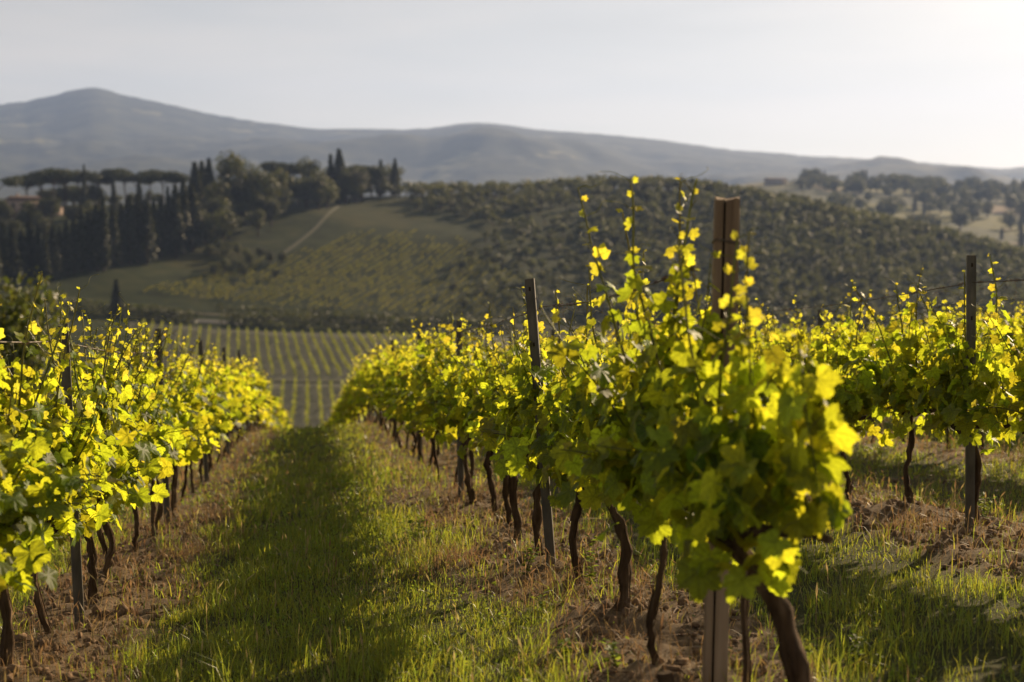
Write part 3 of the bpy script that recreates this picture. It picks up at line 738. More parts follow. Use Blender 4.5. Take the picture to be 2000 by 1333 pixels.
strip('valley_road', line_px([(60, 446), (140, 452), (300, 457), (460, 460), (640, 462), (830, 463), (1100, 463), (1500, 463)], 120), 3.5, M_worn, kind='structure')
strip('field_track', line_px([(300, 339), (500, 340), (700, 340), (900, 340)], 40), 2.6, M_worn, 0.1, kind='structure')
strip('paved_lane', line_px([(375, 446), (420, 447), (475, 447)], 20), 5.0, M_asph, kind='structure')

def hedge_line(name, pts, w, h, mat, g, per_m, size, gap=0.0, z0=0.0):
    P = np.array(pts); seg = np.linalg.norm(np.diff(P[:, :2], axis=0), axis=1); s = np.concatenate([[0], np.cumsum(seg)])
    n = int(s[-1]*per_m); u = g.uniform(0, s[-1], n)
    if gap:
        keep = (vnoise(u/gap, u*0+g.uniform(0, 99), 3) > 0.24) & (vnoise(u/1.3, u*0+g.uniform(0, 99), 4) > 0.2); u = u[keep]; n = len(u)
    x = np.interp(u, s, P[:, 0]); y = np.interp(u, s, P[:, 1])
    hh = h*(0.8+0.4*vnoise(u/1.1, u*0+g.uniform(0, 99), 8))
    x = x+g.normal(size=n)*w*0.4; y = y+g.normal(size=n)*w*0.4
    z = height(x, y)+z0+g.uniform(0, 1, n)*hh+0.2
    Nn = g.normal(size=(n, 3)); Nn[:, 2] += 0.4
    V, F = leaf_cards(np.stack([x, y, z], 1), Nn, np.full(n, size), g)
    return fast_mesh(name, V, F, mat)
hg = np.random.default_rng(18)
ob('hedge', hedge_line('hedge', line_px([(440, 443), (560, 447), (700, 449), (840, 449), (1000, 449)]), 3.0, 4.2, M_broad, hg, 45, 0.5), None, None, 'dark hedge along the top of the valley vineyard', 'hedge')
ob('hedge', hedge_line('hedge', line_px([(130, 440), (250, 442), (380, 441)]), 3.0, 4.0, M_broad, hg, 45, 0.5), None, None, 'dark hedge beside the road left of the valley vineyard', 'hedge')
ob('hedge', hedge_line('hedge', line_px([(420, 466), (640, 470), (840, 471), (1100, 472)]), 1.8, 1.9, M_broad, hg, 16, 0.45), None, None, 'low dark hedge along the foot of the big hill', 'hedge')
# tilled earth under the two valley fields
M_till = mat_rough('dark_tilled_field', [(0.3, (0.022, 0.028, 0.011)), (0.7, (0.052, 0.050, 0.024))], 0.25, 6, 0.95, 0)
def field(name, px0, px1, d0, d1):
    P_, D_ = np.meshgrid(np.linspace(px0, px1, 60), np.linspace(d0, d1, 40), indexing='ij'); l = (P_-1000)/FPX*D_
    x = D_*math.sin(PSI)+l*math.cos(PSI); y = D_*math.cos(PSI)-l*math.sin(PSI); z = height(x, y)+0.22
    i = np.arange(59)[:, None]; j = np.arange(39)[None, :]
    Fq = np.stack([i*40+j, (i+1)*40+j, (i+1)*40+j+1, i*40+j+1], -1).reshape(-1, 4)
    ob(name, fast_mesh(name, np.stack([x, y, z], -1).reshape(-1, 3), Fq, M_till, True), kind='structure')
field('valley_field', 250, 1000, 343, 435); field('lower_valley_field', 440, 800, 262, 336)
# upper valley field
def row_set(name, a0, org_px, org_d, spacing, ids, d0, d1, label, group, h=1.25, per_m=11, size=0.26, gap=0.0, mat=None):
    dr = np.array([math.sin(a0), math.cos(a0)]); pr = np.array([math.cos(a0), -math.sin(a0)])
    o0 = far_at(org_px, org_d)[:2]; nrow = 0
    for i in ids:
        b = o0+pr*(spacing*i+hg.uniform(-0.25, 0.25)*(gap > 0)); pts = []; cut = hg.uniform(-12, 12)*(1 if gap else 0.25)
        for s in np.arange(-260, 260, 3.0):
            p = b+dr*s; p = p+pr*(1.6*(float(vnoise(s/28.0, i*0.35, 91))-0.5)*(1 if gap else 0.35)); d = p[0]*math.sin(PSI)+p[1]*math.cos(PSI)
            lo, hi = (d0(p, d), d1(p, d)) if callable(d0) else (d0, d1)
            if lo <= d <= hi+cut: pts.append([p[0], p[1], 0])
        if len(pts) < 4: continue
        ob(name, hedge_line(name, pts, 0.35, h, mat or M_vfar, hg, per_m, size, gap, 0.4 if not gap else 0.35), None, None, label % ORD[nrow] if '%' in label else label, 'vine row', group); nrow += 1
def pxof(p, d): return 1000+FPX*(p[0]*math.cos(PSI)-p[1]*math.sin(PSI))/d
az_up = PSI+math.atan((462-1000)/FPX)
row_set('vine_row', az_up, 462, 380, 2.75, range(-10, 26), 345, 431, '%s vine row from the left in the upper striped field of the valley', 'rows of the upper valley field')
row_set('vine_row', 0.0, 596, 300, 2.75, range(-5, 8), 262, 334, '%s vine row from the left in the lower valley strip below the grass aisle', 'rows of the lower valley strip')
# hillside rows at the foot of the big hill
az_h = PSI+math.atan((1750-1000)/FPX)
def hd0(p, d): return 478.0
def hd1(p, d): return float(np.interp(pxof(p, d), [280, 340, 450, 560, 660, 800, 900, 1000, 1050], [478, 496, 530, 552, 590, 610, 600, 550, 478]))
row_set('vine_row', az_h, 600, 510, 2.9, range(-48, 52), hd0, hd1, 'thin vine row among the many climbing the left face of the big hill', 'vine rows at the foot of the big hill', 0.9, 6, 0.27, 5.0, M_vhill)

# big dark bush at the left edge
def big_bush():
    g = np.random.default_rng(19)
    root = bpy.data.objects.new('bush', None); COL.objects.link(root)
    lob = [((g.uniform(-1.3, 1.3), g.uniform(-1.2, 1.2), g.uniform(0.8, 3.0)), (g.uniform(.6, 1.0),)*2+(g.uniform(.5, .9),)) for _ in range(16)]
    P, N = lobes_points(lob, 5200, g); N[:, 2] += 0.3
    V, F = leaf_cards(P, N, np.full(5200, 0.085), g); ob('crown', fast_mesh('crown', V, F, M_bush), root)
    b = MB()
    for a in range(5):
        b.tube([[0.1*math.cos(a*1.3), 0.1*math.sin(a*1.3), -0.3], [0.4*math.cos(a*1.3), 0.4*math.sin(a*1.3), 1.0], [0.9*math.cos(a*1.3), 0.9*math.sin(a*1.3), 2.2]], [0.07, 0.05, 0.02], 6)
    ob('trunk', b.mesh('trunk', M_trunk, True), root)
    p = far_at(5, 40); p[2] -= 0.1; top = float(y2z(525, 40)); s = (top-p[2])/3.75
    root.location = [float(c) for c in p]; root.scale = (s*0.62, s*0.62, s)
    root['label'] = 'dark green leafy bush at the left picture edge behind the vines'; root['category'] = 'bush'
big_bush()

# ------------------------------------------------------------------ vine leaves
HALF = [(0, 1.0), (6, 0.88), (10, 0.93), (15, 0.81), (20, 0.84), (25, 0.73), (31, 0.66), (37, 0.78), (42, 0.77), (48, 0.88), (54, 0.95), (60, 0.84), (65, 0.87), (71, 0.77), (77, 0.79), (83, 0.70),
        (91, 0.62), (98, 0.73), (104, 0.70), (112, 0.78), (120, 0.76), (128, 0.68), (136, 0.68), (145, 0.58), (156, 0.50), (172, 0.16)]
def outline(sel=None):
    h = HALF if sel is None else [HALF[i] for i in sel]
    full = [(-a, r) for a, r in reversed(h[1:])]+list(h)
    return np.array([[math.sin(R(a))*r, math.cos(R(a))*r] for a, r in full])
def leaf_shape(g, lod):
    """(V, F, uv): blade in local x/y, petiole joint at the origin, tip at +y, curled in z"""
    sel = {0: None, 1: [0, 4, 6, 10, 14, 16, 19, 23, 25], 2: [0, 6, 10, 16, 19, 25]}[lod]
    O = outline(sel); O = O*(1+0.05*g.normal(size=(len(O), 1)))
    n = len(O); skew = g.uniform(-0.08, 0.08)
    if lod == 0:
        XY = np.concatenate([[[0, 0]], O*0.52, O])
        F = [[0, 1+i, 2+i] for i in range(n-1)]
        for i in range(n-1): F += [[1+i, 1+n+i, 2+n+i], [1+i, 2+n+i, 2+i]]
    else:
        XY = np.concatenate([[[0, 0]], O]); F = [[0, 1+i, 2+i] for i in range(n-1)]
    uv = np.concatenate([XY, np.zeros((len(XY), 1))], 1)
    x, y = XY[:, 0]+skew*XY[:, 1], XY[:, 1]
    r = np.hypot(x, y); th = np.arctan2(x, y)
    z = g.uniform(0.10, 0.34)*np.abs(x)-g.uniform(0.12, 0.42)*r*r*np.sign(g.uniform(-0.35, 1))+0.07*r*np.sin(th*3+g.uniform(0, 6))+0.05*r*np.sin(th*7+g.uniform(0, 6))
    return np.stack([x, y, z], 1), np.array(F), uv
LS = {lod: [leaf_shape(np.random.default_rng(500+lod*20+k), lod) for k in range(14)] for lod in (0, 1, 2)}
LEAF_ME = [fast_mesh('leaf', V, F[:, ::-1], M_leaf, True, {'leafuv': ('FLOAT_VECTOR', uv)}) for V, F, uv in LS[0]]
YOUNG_ME = [fast_mesh('young_leaf', V, F[:, ::-1], M_young, True, {'leafuv': ('FLOAT_VECTOR', uv)}) for V, F, uv in LS[0]]

def frame(t, n):
    t = t/(np.linalg.norm(t)+1e-9); n = n-t*(n@t); n = n/(np.linalg.norm(n)+1e-9)
    return np.stack([np.cross(t, n), t, n], 1)      # columns x, y(tip), z(normal)

class Vine: pass
def gen_vine(seed, nshoot=10, head=0.62, base_bend=None, arm=0.47, fill=1.0, tall=0, tall_len=1.2, lod=0, droop=0.20, side=0.0, leafs=0.84, thick=1.0, spread=1.0, hang=0.5, slen=0.84):
    g = np.random.default_rng(seed); v = Vine()
    # trunk
    if base_bend is None:
        a = g.normal(size=2)*0.042; b = g.normal(size=2)*0.036; c = g.normal(size=2)*0.04
        pts = np.array([[0, 0, -0.12], [0, 0, 0.02], [a[0], a[1], head*0.35], [a[0]*0.5+b[0], a[1]*0.5+b[1], head*0.7], [c[0], c[1], head]])
    else: pts = np.array(base_bend, float)
    s = np.linspace(0, len(pts)-1, 18)
    tp_ = np.stack([np.interp(s, range(len(pts)), pts[:, k]) for k in range(3)], 1)
    for _ in range(2): tp_[1:-1] = (tp_[:-2]+2*tp_[1:-1]+tp_[2:])/4
    tp_[1:-1, :2] += g.normal(size=(16, 2))*0.005
    rad = np.interp(np.linspace(0, 1, 18), [0, 0.12, 0.3, 0.8, 1], [0.040, 0.032, 0.025, 0.023, 0.036])*thick*g.uniform(0.62, 0.95)
    rad = rad*(1+0.17*g.normal(size=18))
    b = MB(); b.tube(tp_, rad, 12 if lod == 0 else 6, 0, True, 0.24, seed); v.trunk = b
    if lod == 0:
        for _ in range(16):
            k0 = int(g.integers(0, 13)); k1 = k0+int(g.integers(3, 6)); a0 = g.uniform(0, 6.28); kk = np.arange(k0, min(k1, 17)+1)
            off = np.stack([np.cos(a0+0.1*(kk-k0)), np.sin(a0+0.1*(kk-k0)), 0*kk], 1)*(rad[kk]*g.uniform(0.98, 1.14)+0.006*g.random()*(kk == kk[-1]))[:, None]
            b.tube(tp_[kk]+off, np.linspace(0.005, 0.002, len(kk))*g.uniform(0.6, 1.4), 4, 0, True)
    hd = tp_[-1]
    # cordon arms along the row
    b = MB(); armp = {}
    for sg in (-1, 1):
        q = np.linspace(0, 1, 8)
        ap = np.stack([hd[0]*(1-q)+g.normal(size=8)*0.008, hd[1]+sg*arm*q, hd[2]-0.02+0.05*np.sin(q*2.2)+g.normal(size=8)*0.007-0.095*sg*arm*q], 1)
        ap[0] = hd-np.array([0, 0, 0.015]); armp[sg] = ap
        b.tube(ap, np.linspace(0.020, 0.011, 8)*thick, 7 if lod == 0 else 5, 0, True, 0.15, seed+sg)
    v.arms = b
    # shoots, petioles, leaves, tendrils
    sh = MB(); td_ = MB(); leaves = []
    sides = 5 if lod == 0 else 3
    def leaf(pos, out, size, young):
        o = out/(np.linalg.norm(out)+1e-9)
        pl = size*g.uniform(0.5, 0.95); pe = pos+(o*0.8+np.array([0, 0, g.uniform(0.05, 0.6)]))*pl
        tip = o*g.uniform(0.15, 0.9)+np.array([0, 0, -g.uniform(hang*0.5, hang*2.2)])+g.normal(size=3)*0.25
        nor = o*g.uniform(0.3, 1.0)+np.array([0, 0, g.uniform(0.2, 0.9)])+g.normal(size=3)*0.35
        if young: tip = o*0.7+np.array([0, 0, g.uniform(-0.4, 0.7)])+g.normal(size=3)*0.3
        leaves.append((pe, frame(tip, nor), size, int(g.integers(14)), young))
        if lod < 2: sh.tube([pos, (pos+pe)/2+np.array([0, 0, 0.008]), pe], [0.0022, 0.0018, 0.0017], 3, 0, False)
    for i in range(nshoot+tall):
        istall = i >= nshoot
        sg = 1 if g.random() < 0.5 else -1
        q = (i % nshoot+0.5)/nshoot*2-1 if not istall else g.uniform(-0.7, 0.7)
        sg = 1 if q > 0 else -1; f = abs(q)*7; k = min(int(f), 6)
        p0 = armp[sg][k]*(1-(f-k))+armp[sg][k+1]*(f-k)
        L_ = tall_len*g.uniform(0.92, 1.05) if istall else g.uniform(0.55, 0.95)*(1.18 if g.random() < 0.25 else 1)*slen
        dr = np.array([g.normal()*0.22*spread+side*0.3, g.normal()*0.16, 1.0])
        cur = np.array([g.normal()*0.16*spread, g.normal()*0.12, -0.05])
        if istall: dr[:2] *= 0.45; cur[:2] *= 0.5
        elif g.random() < droop:
            sx = (1 if g.random() < 0.5 else -1) if side == 0 else (1 if g.random() < 0.5+side*0.5 else -1)
            dr = np.array([sx*g.uniform(0.5, 0.9)*spread, g.normal()*0.35, 0.75]); cur = np.array([sx*0.3, 0, -1.9]); L_ *= 0.85
        npt = max(5, int(L_/0.054)); P = [p0]; d = dr/np.linalg.norm(dr); st = L_/npt
        for j in range(npt):
            P.append(P[-1]+d*st); d = d+cur*st+g.normal(size=3)*0.055; d /= np.linalg.norm(d)
        P = np.array(P); sh.tube(P, np.linspace(0.0056, 0.0024, len(P))*(1.4 if istall else 1), sides, 0, False)
        az = g.uniform(0, 6.28)
        for j in range(1, len(P)):
            tt = j/(len(P)-1)
            az += math.pi+g.normal()*0.5
            ang = az if g.random() < 0.5 else (0 if math.cos(az) > 0 else math.pi)+g.normal()*0.6
            out = np.array([math.cos(ang), math.sin(ang), 0.15])
            sz = np.interp(tt, [0, 0.35, 0.72, 0.9, 1.0], [0.094, 0.104, 0.082, 0.045, 0.024])*g.uniform(0.72, 1.2)*leafs
            if istall: sz *= np.interp(tt, [0, 0.5, 0.75, 1], [1, 0.8, 0.62, 0.8])
            yg = tt > (0.84 if not istall else 0.7)
            if g.random() < (0.93 if tt < 0.8 else 0.85): leaf(P[j], out, sz, yg)
            if tt < 0.75 and g.random() < 0.72*fill: leaf(P[j]+g.normal(size=3)*0.02, np.array([-out[0]+g.normal()*0.5, -out[1]+g.normal()*0.5, 0.1]), sz*g.uniform(0.6, 0.95), False)
            if lod == 0 and tt > 0.66 and g.random() < 0.40:
                n_ = 16; u = np.linspace(0, 1, n_); cl = g.uniform(3, 9)*(1 if g.random() < 0.5 else -1); tl = g.uniform(0.07, 0.17); rr = 0.014*u
                o2 = -out+np.array([0, 0, g.uniform(0.1, 1.3)]); o2 /= np.linalg.norm(o2)
                C = P[j]+o2[None]*(tl*u**0.9)[:, None]+np.stack([rr*np.cos(cl*u*u), rr*np.sin(cl*u*u), rr*np.sin(cl*u)], 1)
                td_.tube(C, np.linspace(0.0019, 0.0010, n_), 3, 0, False)
    # leaves hanging round the cordon
    for _ in range(int(78*fill)):
        q = g.uniform(-1, 1)*arm*1.05; an = g.uniform(0, 6.28)
        leaf(np.array([hd[0]+g.normal()*0.13*spread+side*0.06, hd[1]+q, hd[2]+g.uniform(-0.10, 0.36)]), np.array([math.cos(an)*1.3, math.sin(an)*0.6, 0]), g.uniform(0.06, 0.108)*leafs, False)
    v.shoots = sh; v.tendrils = td_; v.leaves = leaves
    return v

def joined_leaves(leaves, lod, mats):
    Vs = []; Fs = []; Ms = []; Us = []; n = 0
    for (p, Rm, s, k, yg) in leaves:
        V, F, uv = LS[lod][k]
        Vs.append((V*s)@Rm.T+p); Fs.append(F[:, ::-1]+n); Ms.append(np.full(len(F), int(yg))); Us.append(uv); n += len(V)
    return fast_mesh('foliage', np.concatenate(Vs), np.concatenate(Fs), smooth=True, mats=mats, midx=np.concatenate(Ms), attrs={'leafuv': ('FLOAT_VECTOR', np.concatenate(Us))})

def build_vine(v, near):
    root = bpy.data.objects.new('grapevine', None); COL.objects.link(root)
    tr = ob('trunk', v.trunk.mesh('trunk', M_bark, True), root)
    ob('cordon', v.arms.mesh('cordon', M_bark, True), tr)
    ob('shoots', v.shoots.mesh('shoots', M_shoot, True), root, kind='stuff')
    if v.tendrils.v: ob('tendrils', v.tendrils.mesh('tendrils', M_shoot, True), root, kind='stuff')
    if near:
        order = sorted(range(len(v.leaves)), key=lambda i: -v.leaves[i][2])
        for i in order[:300]:
            p, Rm, s, k, yg = v.leaves[i]
            o = bpy.data.objects.new('leaf', (YOUNG_ME if yg else LEAF_ME)[k]); COL.objects.link(o); o.parent = root
            M4 = Matrix.Identity(4)
            for a in range(3):
                for b_ in range(3): M4[a][b_] = float(Rm[a, b_]*s)
                M4[a][3] = float(p[a])
            o.matrix_basis = M4
        rest = [v.leaves[i] for i in order[300:]]
        if rest: ob('foliage', joined_leaves(rest, 1, [M_leaf, M_young]), root, kind='stuff')
    else:
        ob('foliage', joined_leaves(v.leaves, v.lod, [M_leaf, M_young]), root, kind='stuff')
    return root

MIDV = []; FARV = []
for s in range(7):
    v = gen_vine(900+s, 14, lod=1, leafs=0.9, slen=0.9, tall=3, tall_len=1.02); v.lod = 1; r = build_vine(v, False); r['unused'] = 1; MIDV.append(r)
for s in range(6):
    v = gen_vine(950+s, 12, lod=2, leafs=1.12, slen=0.92, fill=0.9, tall=2, tall_len=1.0); v.lod = 2; r = build_vine(v, False); r['unused'] = 1; FARV.append(r)

ROWNAME = {-1.29: 'row left of the grass aisle', 1.43: 'row behind the wooden end post', 4.12: 'row right of the wooden post',
           6.85: 'second row right of the wooden post', 9.6: 'third row right of the wooden post', 12.3: 'fourth row right of the wooden post',
           15.0: 'fifth row right of the wooden post', 17.7: 'outermost row at far right'}
NEARLIM = {-1.29: 12.6, 1.43: 13.0, 4.12: 12.8}
SPECIAL = {(1.43, 0): dict(nshoot=17, leafs=0.86, slen=0.66, head=0.56, base_bend=[[0.05, 0, -0.12], [0.04, 0, 0.05], [0.0, 0.0, 0.26], [-0.07, 0.04, 0.46], [-0.17, 0.10, 0.58], [-0.22, 0.16, 0.62]],
                           droop=0.10, spread=0.8, fill=1.45, thick=1.2, side=0.0, hang=0.7, arm=0.42),
           (1.43, 1): dict(nshoot=15, tall=5, tall_len=1.22, droop=0.22, fill=1.5, thick=0.75, spread=1.1,
                           base_bend=[[0, 0, -0.12], [-0.03, 0, 0.08], [-0.02, 0, 0.22], [0.03, 0.02, 0.42], [0.02, 0.02, 0.62]]),
           (1.43, 2): dict(nshoot=15, tall=2, tall_len=0.98, fill=1.3, thick=1.25, base_bend=[[0, 0, -0.12], [-0.01, 0, 0.05], [0.01, 0, 0.2], [0.0, 0, 0.36], [-0.05, 0.02, 0.45], [-0.09, 0.03, 0.56], [-0.06, 0.03, 0.63]]),
           (1.43, 3): dict(nshoot=15, tall=2, tall_len=0.98, fill=1.3, thick=1.2), (-1.29, 0): dict(fill=1.2, tall=2), (-1.29, 1): dict(fill=1.3, tall=5, tall_len=1.1), (-1.29, 2): dict(fill=1.2, tall=5, tall_len=1.12, thick=1.15)}
nleaf = 0
for x in ROWS:
    first = True
    for i, (y, j) in enumerate(zip(VINES[x], JIT[x])):
        base = gpt(x+j, y); rn = ROWNAME[x]
        if y < NEARLIM.get(x, 0):
            kw = dict(nshoot=15, fill=1.1, tall=3, tall_len=1.02) if x > 0 else dict(nshoot=15, fill=1.1, tall=6, tall_len=1.10, slen=0.77); kw.update(SPECIAL.get((x, i), {}))
            v = gen_vine(2000+int(x*10)*50+i, lod=0, **kw); nleaf += len(v.leaves)
            r = build_vine(v, True); r.location = [float(c) for c in base]; r['category'] = 'grapevine'; r['group'] = 'grapevines of the '+rn
            if x == 1.43: lab = ('leafy end grapevine with a thick bent trunk, nearest, right of the wooden post' if i == 0 else
                                 'grapevine with tall shoots rising just left of the wooden post' if i == 1 else '%s grapevine back from the wooden post in its row' % ORD[i-1])
            elif x == -1.29: lab = 'first grapevine of the left row, mostly cut off by the picture edge' if i == 0 else '%s grapevine from the near end of the left row' % ORD[i]
            else: lab = '%s grapevine from the near end of the %s' % (ORD[i], rn)
            r['label'] = lab
        else:
            far = y > 19; src = (FARV if far else MIDV); p = src[int(vr.integers(len(src)))]
            rz = (0 if vr.random() < 0.5 else math.pi)+vr.uniform(-0.08, 0.08); sc_ = (vr.uniform(0.92, 1.12), vr.uniform(0.98, 1.06), vr.uniform(0.94, 1.08))
            lab = 'blurred far grapevine in the '+rn
            if not far: lab = ('%s grapevine back from the wooden post in its row' % ORD[i-1] if x == 1.43 else '%s grapevine from the near end of the left row' % ORD[i] if x == -1.29 else
                               '%s grapevine from the near end of the %s' % (ORD[i], rn))
            if p.get('unused'):
                del p['unused']; r = p; r.location = [float(c) for c in base]; r.rotation_euler = (0, 0, rz); r.scale = sc_
            else: r = copy_tree(p, base, rz, sc_)
            r['label'] = lab; r['category'] = 'grapevine'; r['group'] = ('far ' if far else 'middle ')+'grapevines of the '+rn
for p in MIDV+FARV:
    if p.get('unused'):
        for ch in list(p.children_recursive): bpy.data.objects.remove(ch)
        bpy.data.objects.remove(p)
print('leaf objects', nleaf)

# ------------------------------------------------------------------ posts
def channel_mesh(h):
    """rolled steel vineyard post: open channel with lips and wire notches"""
    sec = np.array([[-.026, -.016], [.026, -.016], [.026, .018], [.016, .018], [.016, .013], [.021, .013], [.021, -.011], [-.021, -.011], [-.021, .013], [-.016, .013], [-.016, .018], [-.026, .018]])
    b = MB(); zs = np.linspace(-0.4, h, 12); n = len(sec)
    V = np.array([[x, y, z] for z in zs for x, y in sec])
    F = [[i*n+k, i*n+(k+1) % n, (i+1)*n+(k+1) % n, (i+1)*n+k] for i in range(len(zs)-1) for k in range(n)]
    b.add(V, F)
    t = (len(zs)-1)*n
    b.add(V[t:], [[0, 1, 6, 7], [1, 2, 5, 6], [2, 3, 4, 5], [0, 7, 8, 11], [8, 9, 10, 11]])
    return b.mesh('channel', M_steel)
HOOK = MB(); HOOK.tube([[0.026, 0, 0], [0.034, 0, -0.004], [0.036, 0, 0.008], [0.031, 0, 0.014]], 0.0025, 5); HOOKM = HOOK.mesh('hook', M_steel, True)
HOLE = MB(); HOLE.box((-0.006, -0.0175, -0.012), (0.006, -0.0150, 0.012)); HOLEM = HOLE.mesh('slot', M_crack)
def steel_post(x, y, h, lean, label, group, near):
    base = gpt(x, y)
    root = bpy.data.objects.new('trellis_post', None); COL.objects.link(root)
    root.location = [float(c) for c in base]; root.rotation_euler = (lean[1]/h*-1, lean[0]/h, random.uniform(-0.4, 0.4))
    root['label'] = label; root['category'] = 'post'; root['group'] = group
    ob('channel', CHAN, root); root.scale = (1, 1, h/1.7)
    if near:
        for z in (0.62, 0.95, 1.25, 1.58): ob('hook', HOOKM, root, (0, 0, z)); ob('slot', HOLEM, root, (0, 0, z+0.06))
    return root
CHAN = channel_mesh(1.7)
for i, y in enumerate(POST_L): steel_post(-1.25, y, 1.67 if i == 0 else 1.76, (-0.05, 0), '%s steel trellis post from the camera in the row left of the aisle' % ORD[i], 'steel posts', y < 14)
for i, y in enumerate(POST_C):
    p = steel_post(1.40 if i == 0 else 1.43, y, 1.66, (-0.13 if i == 0 else random.uniform(-0.06, 0.03), 0), '%s steel trellis post behind the wooden post in its row' % ORD[i], 'steel posts', y < 14)
    if i == 0:
        b = MB(); th = np.linspace(0, 2*np.pi, 14); b.tube(np.stack([0.031*np.cos(th), 0.022*np.sin(th), 0.56+0*th], 1), 0.003, 5); ob('tie', b.mesh('tie', M_tie, True), p)
for x, ysr in POST_R.items():
    for i, y in enumerate(ysr): steel_post(x, y, 1.70, (random.uniform(-0.05, 0.03), 0), '%s nearest steel trellis post in the %s' % (ORD[i], ROWNAME[x]), 'steel posts', y < 14)

# wooden end post: split chestnut-like square post with a long crack
def wood_post():
    w = 0.043; a = np.linspace(-1, 1, 5)
    sec = [[-w, -w], [-w*0.50, -w*1.02], [-w*0.42, -w*1.0], [-w*0.33, -w*0.35], [-w*0.24, -w*1.0], [0.1*w, -w*1.03], [w*0.6, -w*1.0], [w*0.94, -w*0.94], [w, -w*0.4], [w*1.02, w*0.3], [w*0.95, w*0.93], [0.2*w, w*1.02], [-w*0.6, w], [-w*0.97, w*0.9], [-w*1.02, 0.1*w]]
    sec = np.array(sec); n = len(sec); zs = np.concatenate([np.linspace(-0.4, 1.80, 34), [1.838, 1.85]])
    g = np.random.default_rng(23); V = []
    for i, z in enumerate(zs):
        k = 1.0 if z < 1.82 else (0.99 if z < 1.845 else 0.95)
        s = sec*k*(1+0.025*g.normal(size=(n, 1))); crack = 0.5+0.5*vnoise(z*3, 0.5, 2); s[3] = [sec[3][0]+0.006*math.sin(z*7), -w*(1-0.65*crack)]
        zz = z+(0.006*g.normal(size=n) if i == len(zs)-1 else 0)
        V += [[s[q][0], s[q][1], zz[q] if np.ndim(zz) else zz] for q in range(n)]
    F = [[i*n+k, i*n+(k+1) % n, (i+1)*n+(k+1) % n, (i+1)*n+k] for i in range(len(zs)-1) for k in range(n)]
    b = MB(); b.add(V, [f for f in F if f[0] % n not in (2, 3)], 0); b.add(V, [f for f in F if f[0] % n in (2, 3)], 1); t = (len(zs)-1)*n
    top = np.array(V[t:]); c = top.mean(0)+np.array([0, 0.01, 0.002])
    b.add(np.vstack([top, c[None]]), [[k, (k+1) % n, n] for k in range(n)])
    root = bpy.data.objects.new('wooden_post', None); COL.objects.link(root)
    p = gpt(1.455, 4.9); root.location = [float(c_) for c_ in p]; root.rotation_euler = (0.0, 0.014, -0.16)
    root.scale = (1, 1, 0.972); root['label'] = 'weathered square wooden end post with a long crack, standing in the foreground vine'; root['category'] = 'post'
    ob('body', b.mesh('body', [M_wood, M_crack]), root)
    b = MB()
    for zc in (1.70, 1.695):
        th = np.linspace(0, 2*np.pi, 25); sq = 0.047/np.maximum(np.abs(np.cos(th)), np.abs(np.sin(th)))*0.985
        b.tube(np.stack([sq*np.cos(th), sq*np.sin(th), zc+0.006*np.sin(th*2)], 1), 0.0016, 5)
    b.tube([[0.045, -0.03, 1.70], [0.056, -0.036, 1.705], [0.060, -0.03, 1.697], [0.054, -0.025, 1.69]], 0.0016, 5)
    ob('wire_wrap', b.mesh('wire_wrap', M_wire, True), root)
    b = MB()
    for zc in (1.50, 1.22): b.tube([[0.044, 0, zc], [0.058, 0, zc+0.006], [0.06, 0, zc-0.008], [0.046, 0, zc-0.012]], 0.002, 5)
    ob('staple', b.mesh('staple', M_wire, True), root)
wood_post()

# ------------------------------------------------------------------ trellis wires with dried tendrils
def wire(x, ylist, hgt, label, dry, seed, y0, r=0.0017):
    g = np.random.default_rng(seed); pts = []
    ys_ = [y0]+[y for y in ylist if y > y0]
    for a, b_ in zip(ys_[:-1], ys_[1:]):
        for u in np.linspace(0, 1, 14, endpoint=False):
            y = a+(b_-a)*u; pts.append([x+g.normal()*0.003, y, float(near_h(x, y))+hgt-0.035*math.sin(math.pi*u)])
    pts.append([x, ys_[-1], float(near_h(x, ys_[-1]))+hgt])
    P = np.array(pts); root = bpy.data.objects.new('trellis_wire', None); COL.objects.link(root)
    root.location = [float(c) for c in P[0]]
    b = MB(); b.tube(P-P[0], r, 5, 0, False); ob('strand', b.mesh('strand', M_wire, True), root)
    if dry:
        b = MB()
        for _ in range(dry):
            u = g.uniform(0, 1)**1.7*(min(len(P)-2, 42)); k = int(u); c = P[k]+(P[k+1]-P[k])*(u-k)-P[0]
            n = 22; t_ = np.linspace(0, 1, n); turns = g.uniform(8, 30); ln = g.uniform(0.015, 0.07); rr = g.uniform(0.003, 0.010)
            b.tube(np.stack([c[0]+rr*np.cos(turns*t_)*(1+0.5*g.normal(size=n)*0.4), c[1]+ln*(t_-0.5), c[2]+rr*np.sin(turns*t_)], 1), 0.0011, 3, 0, False)
            if g.random() < 0.45:
                L_ = g.uniform(0.03, 0.10); w_ = g.normal(size=(n, 3))*0.0; q = np.cumsum(g.normal(size=(n, 3))*0.006, 0); q[:, 2] -= L_*t_
                b.tube(c+q, 0.0009, 3, 0, False)
        ob('dry_tendrils', b.mesh('dry_tendrils', M_dry, True), root, kind='stuff')
    root['label'] = label; root['category'] = 'wire'; root['group'] = 'trellis wires'
wire(-1.32, POST_L, 1.60, 'rusty top trellis wire with dried tendrils along the left row', 110, 31, 4.0, 0.0036)
wire(-1.29, POST_L, 1.28, 'middle trellis wire of the left row', 10, 32, 4.0)
wire(-1.25, POST_L, 0.95, 'lower trellis wire showing between leaves of the left row', 0, 33, 4.0)
wire(1.36, POST_C, 1.60, 'dark top wire with dried tendrils between wooden post and first steel post', 80, 34, 4.9, 0.0036)
wire(1.43, POST_C, 1.26, 'middle wire of the wooden post row, carrying the dry leaf', 14, 35, 4.9)
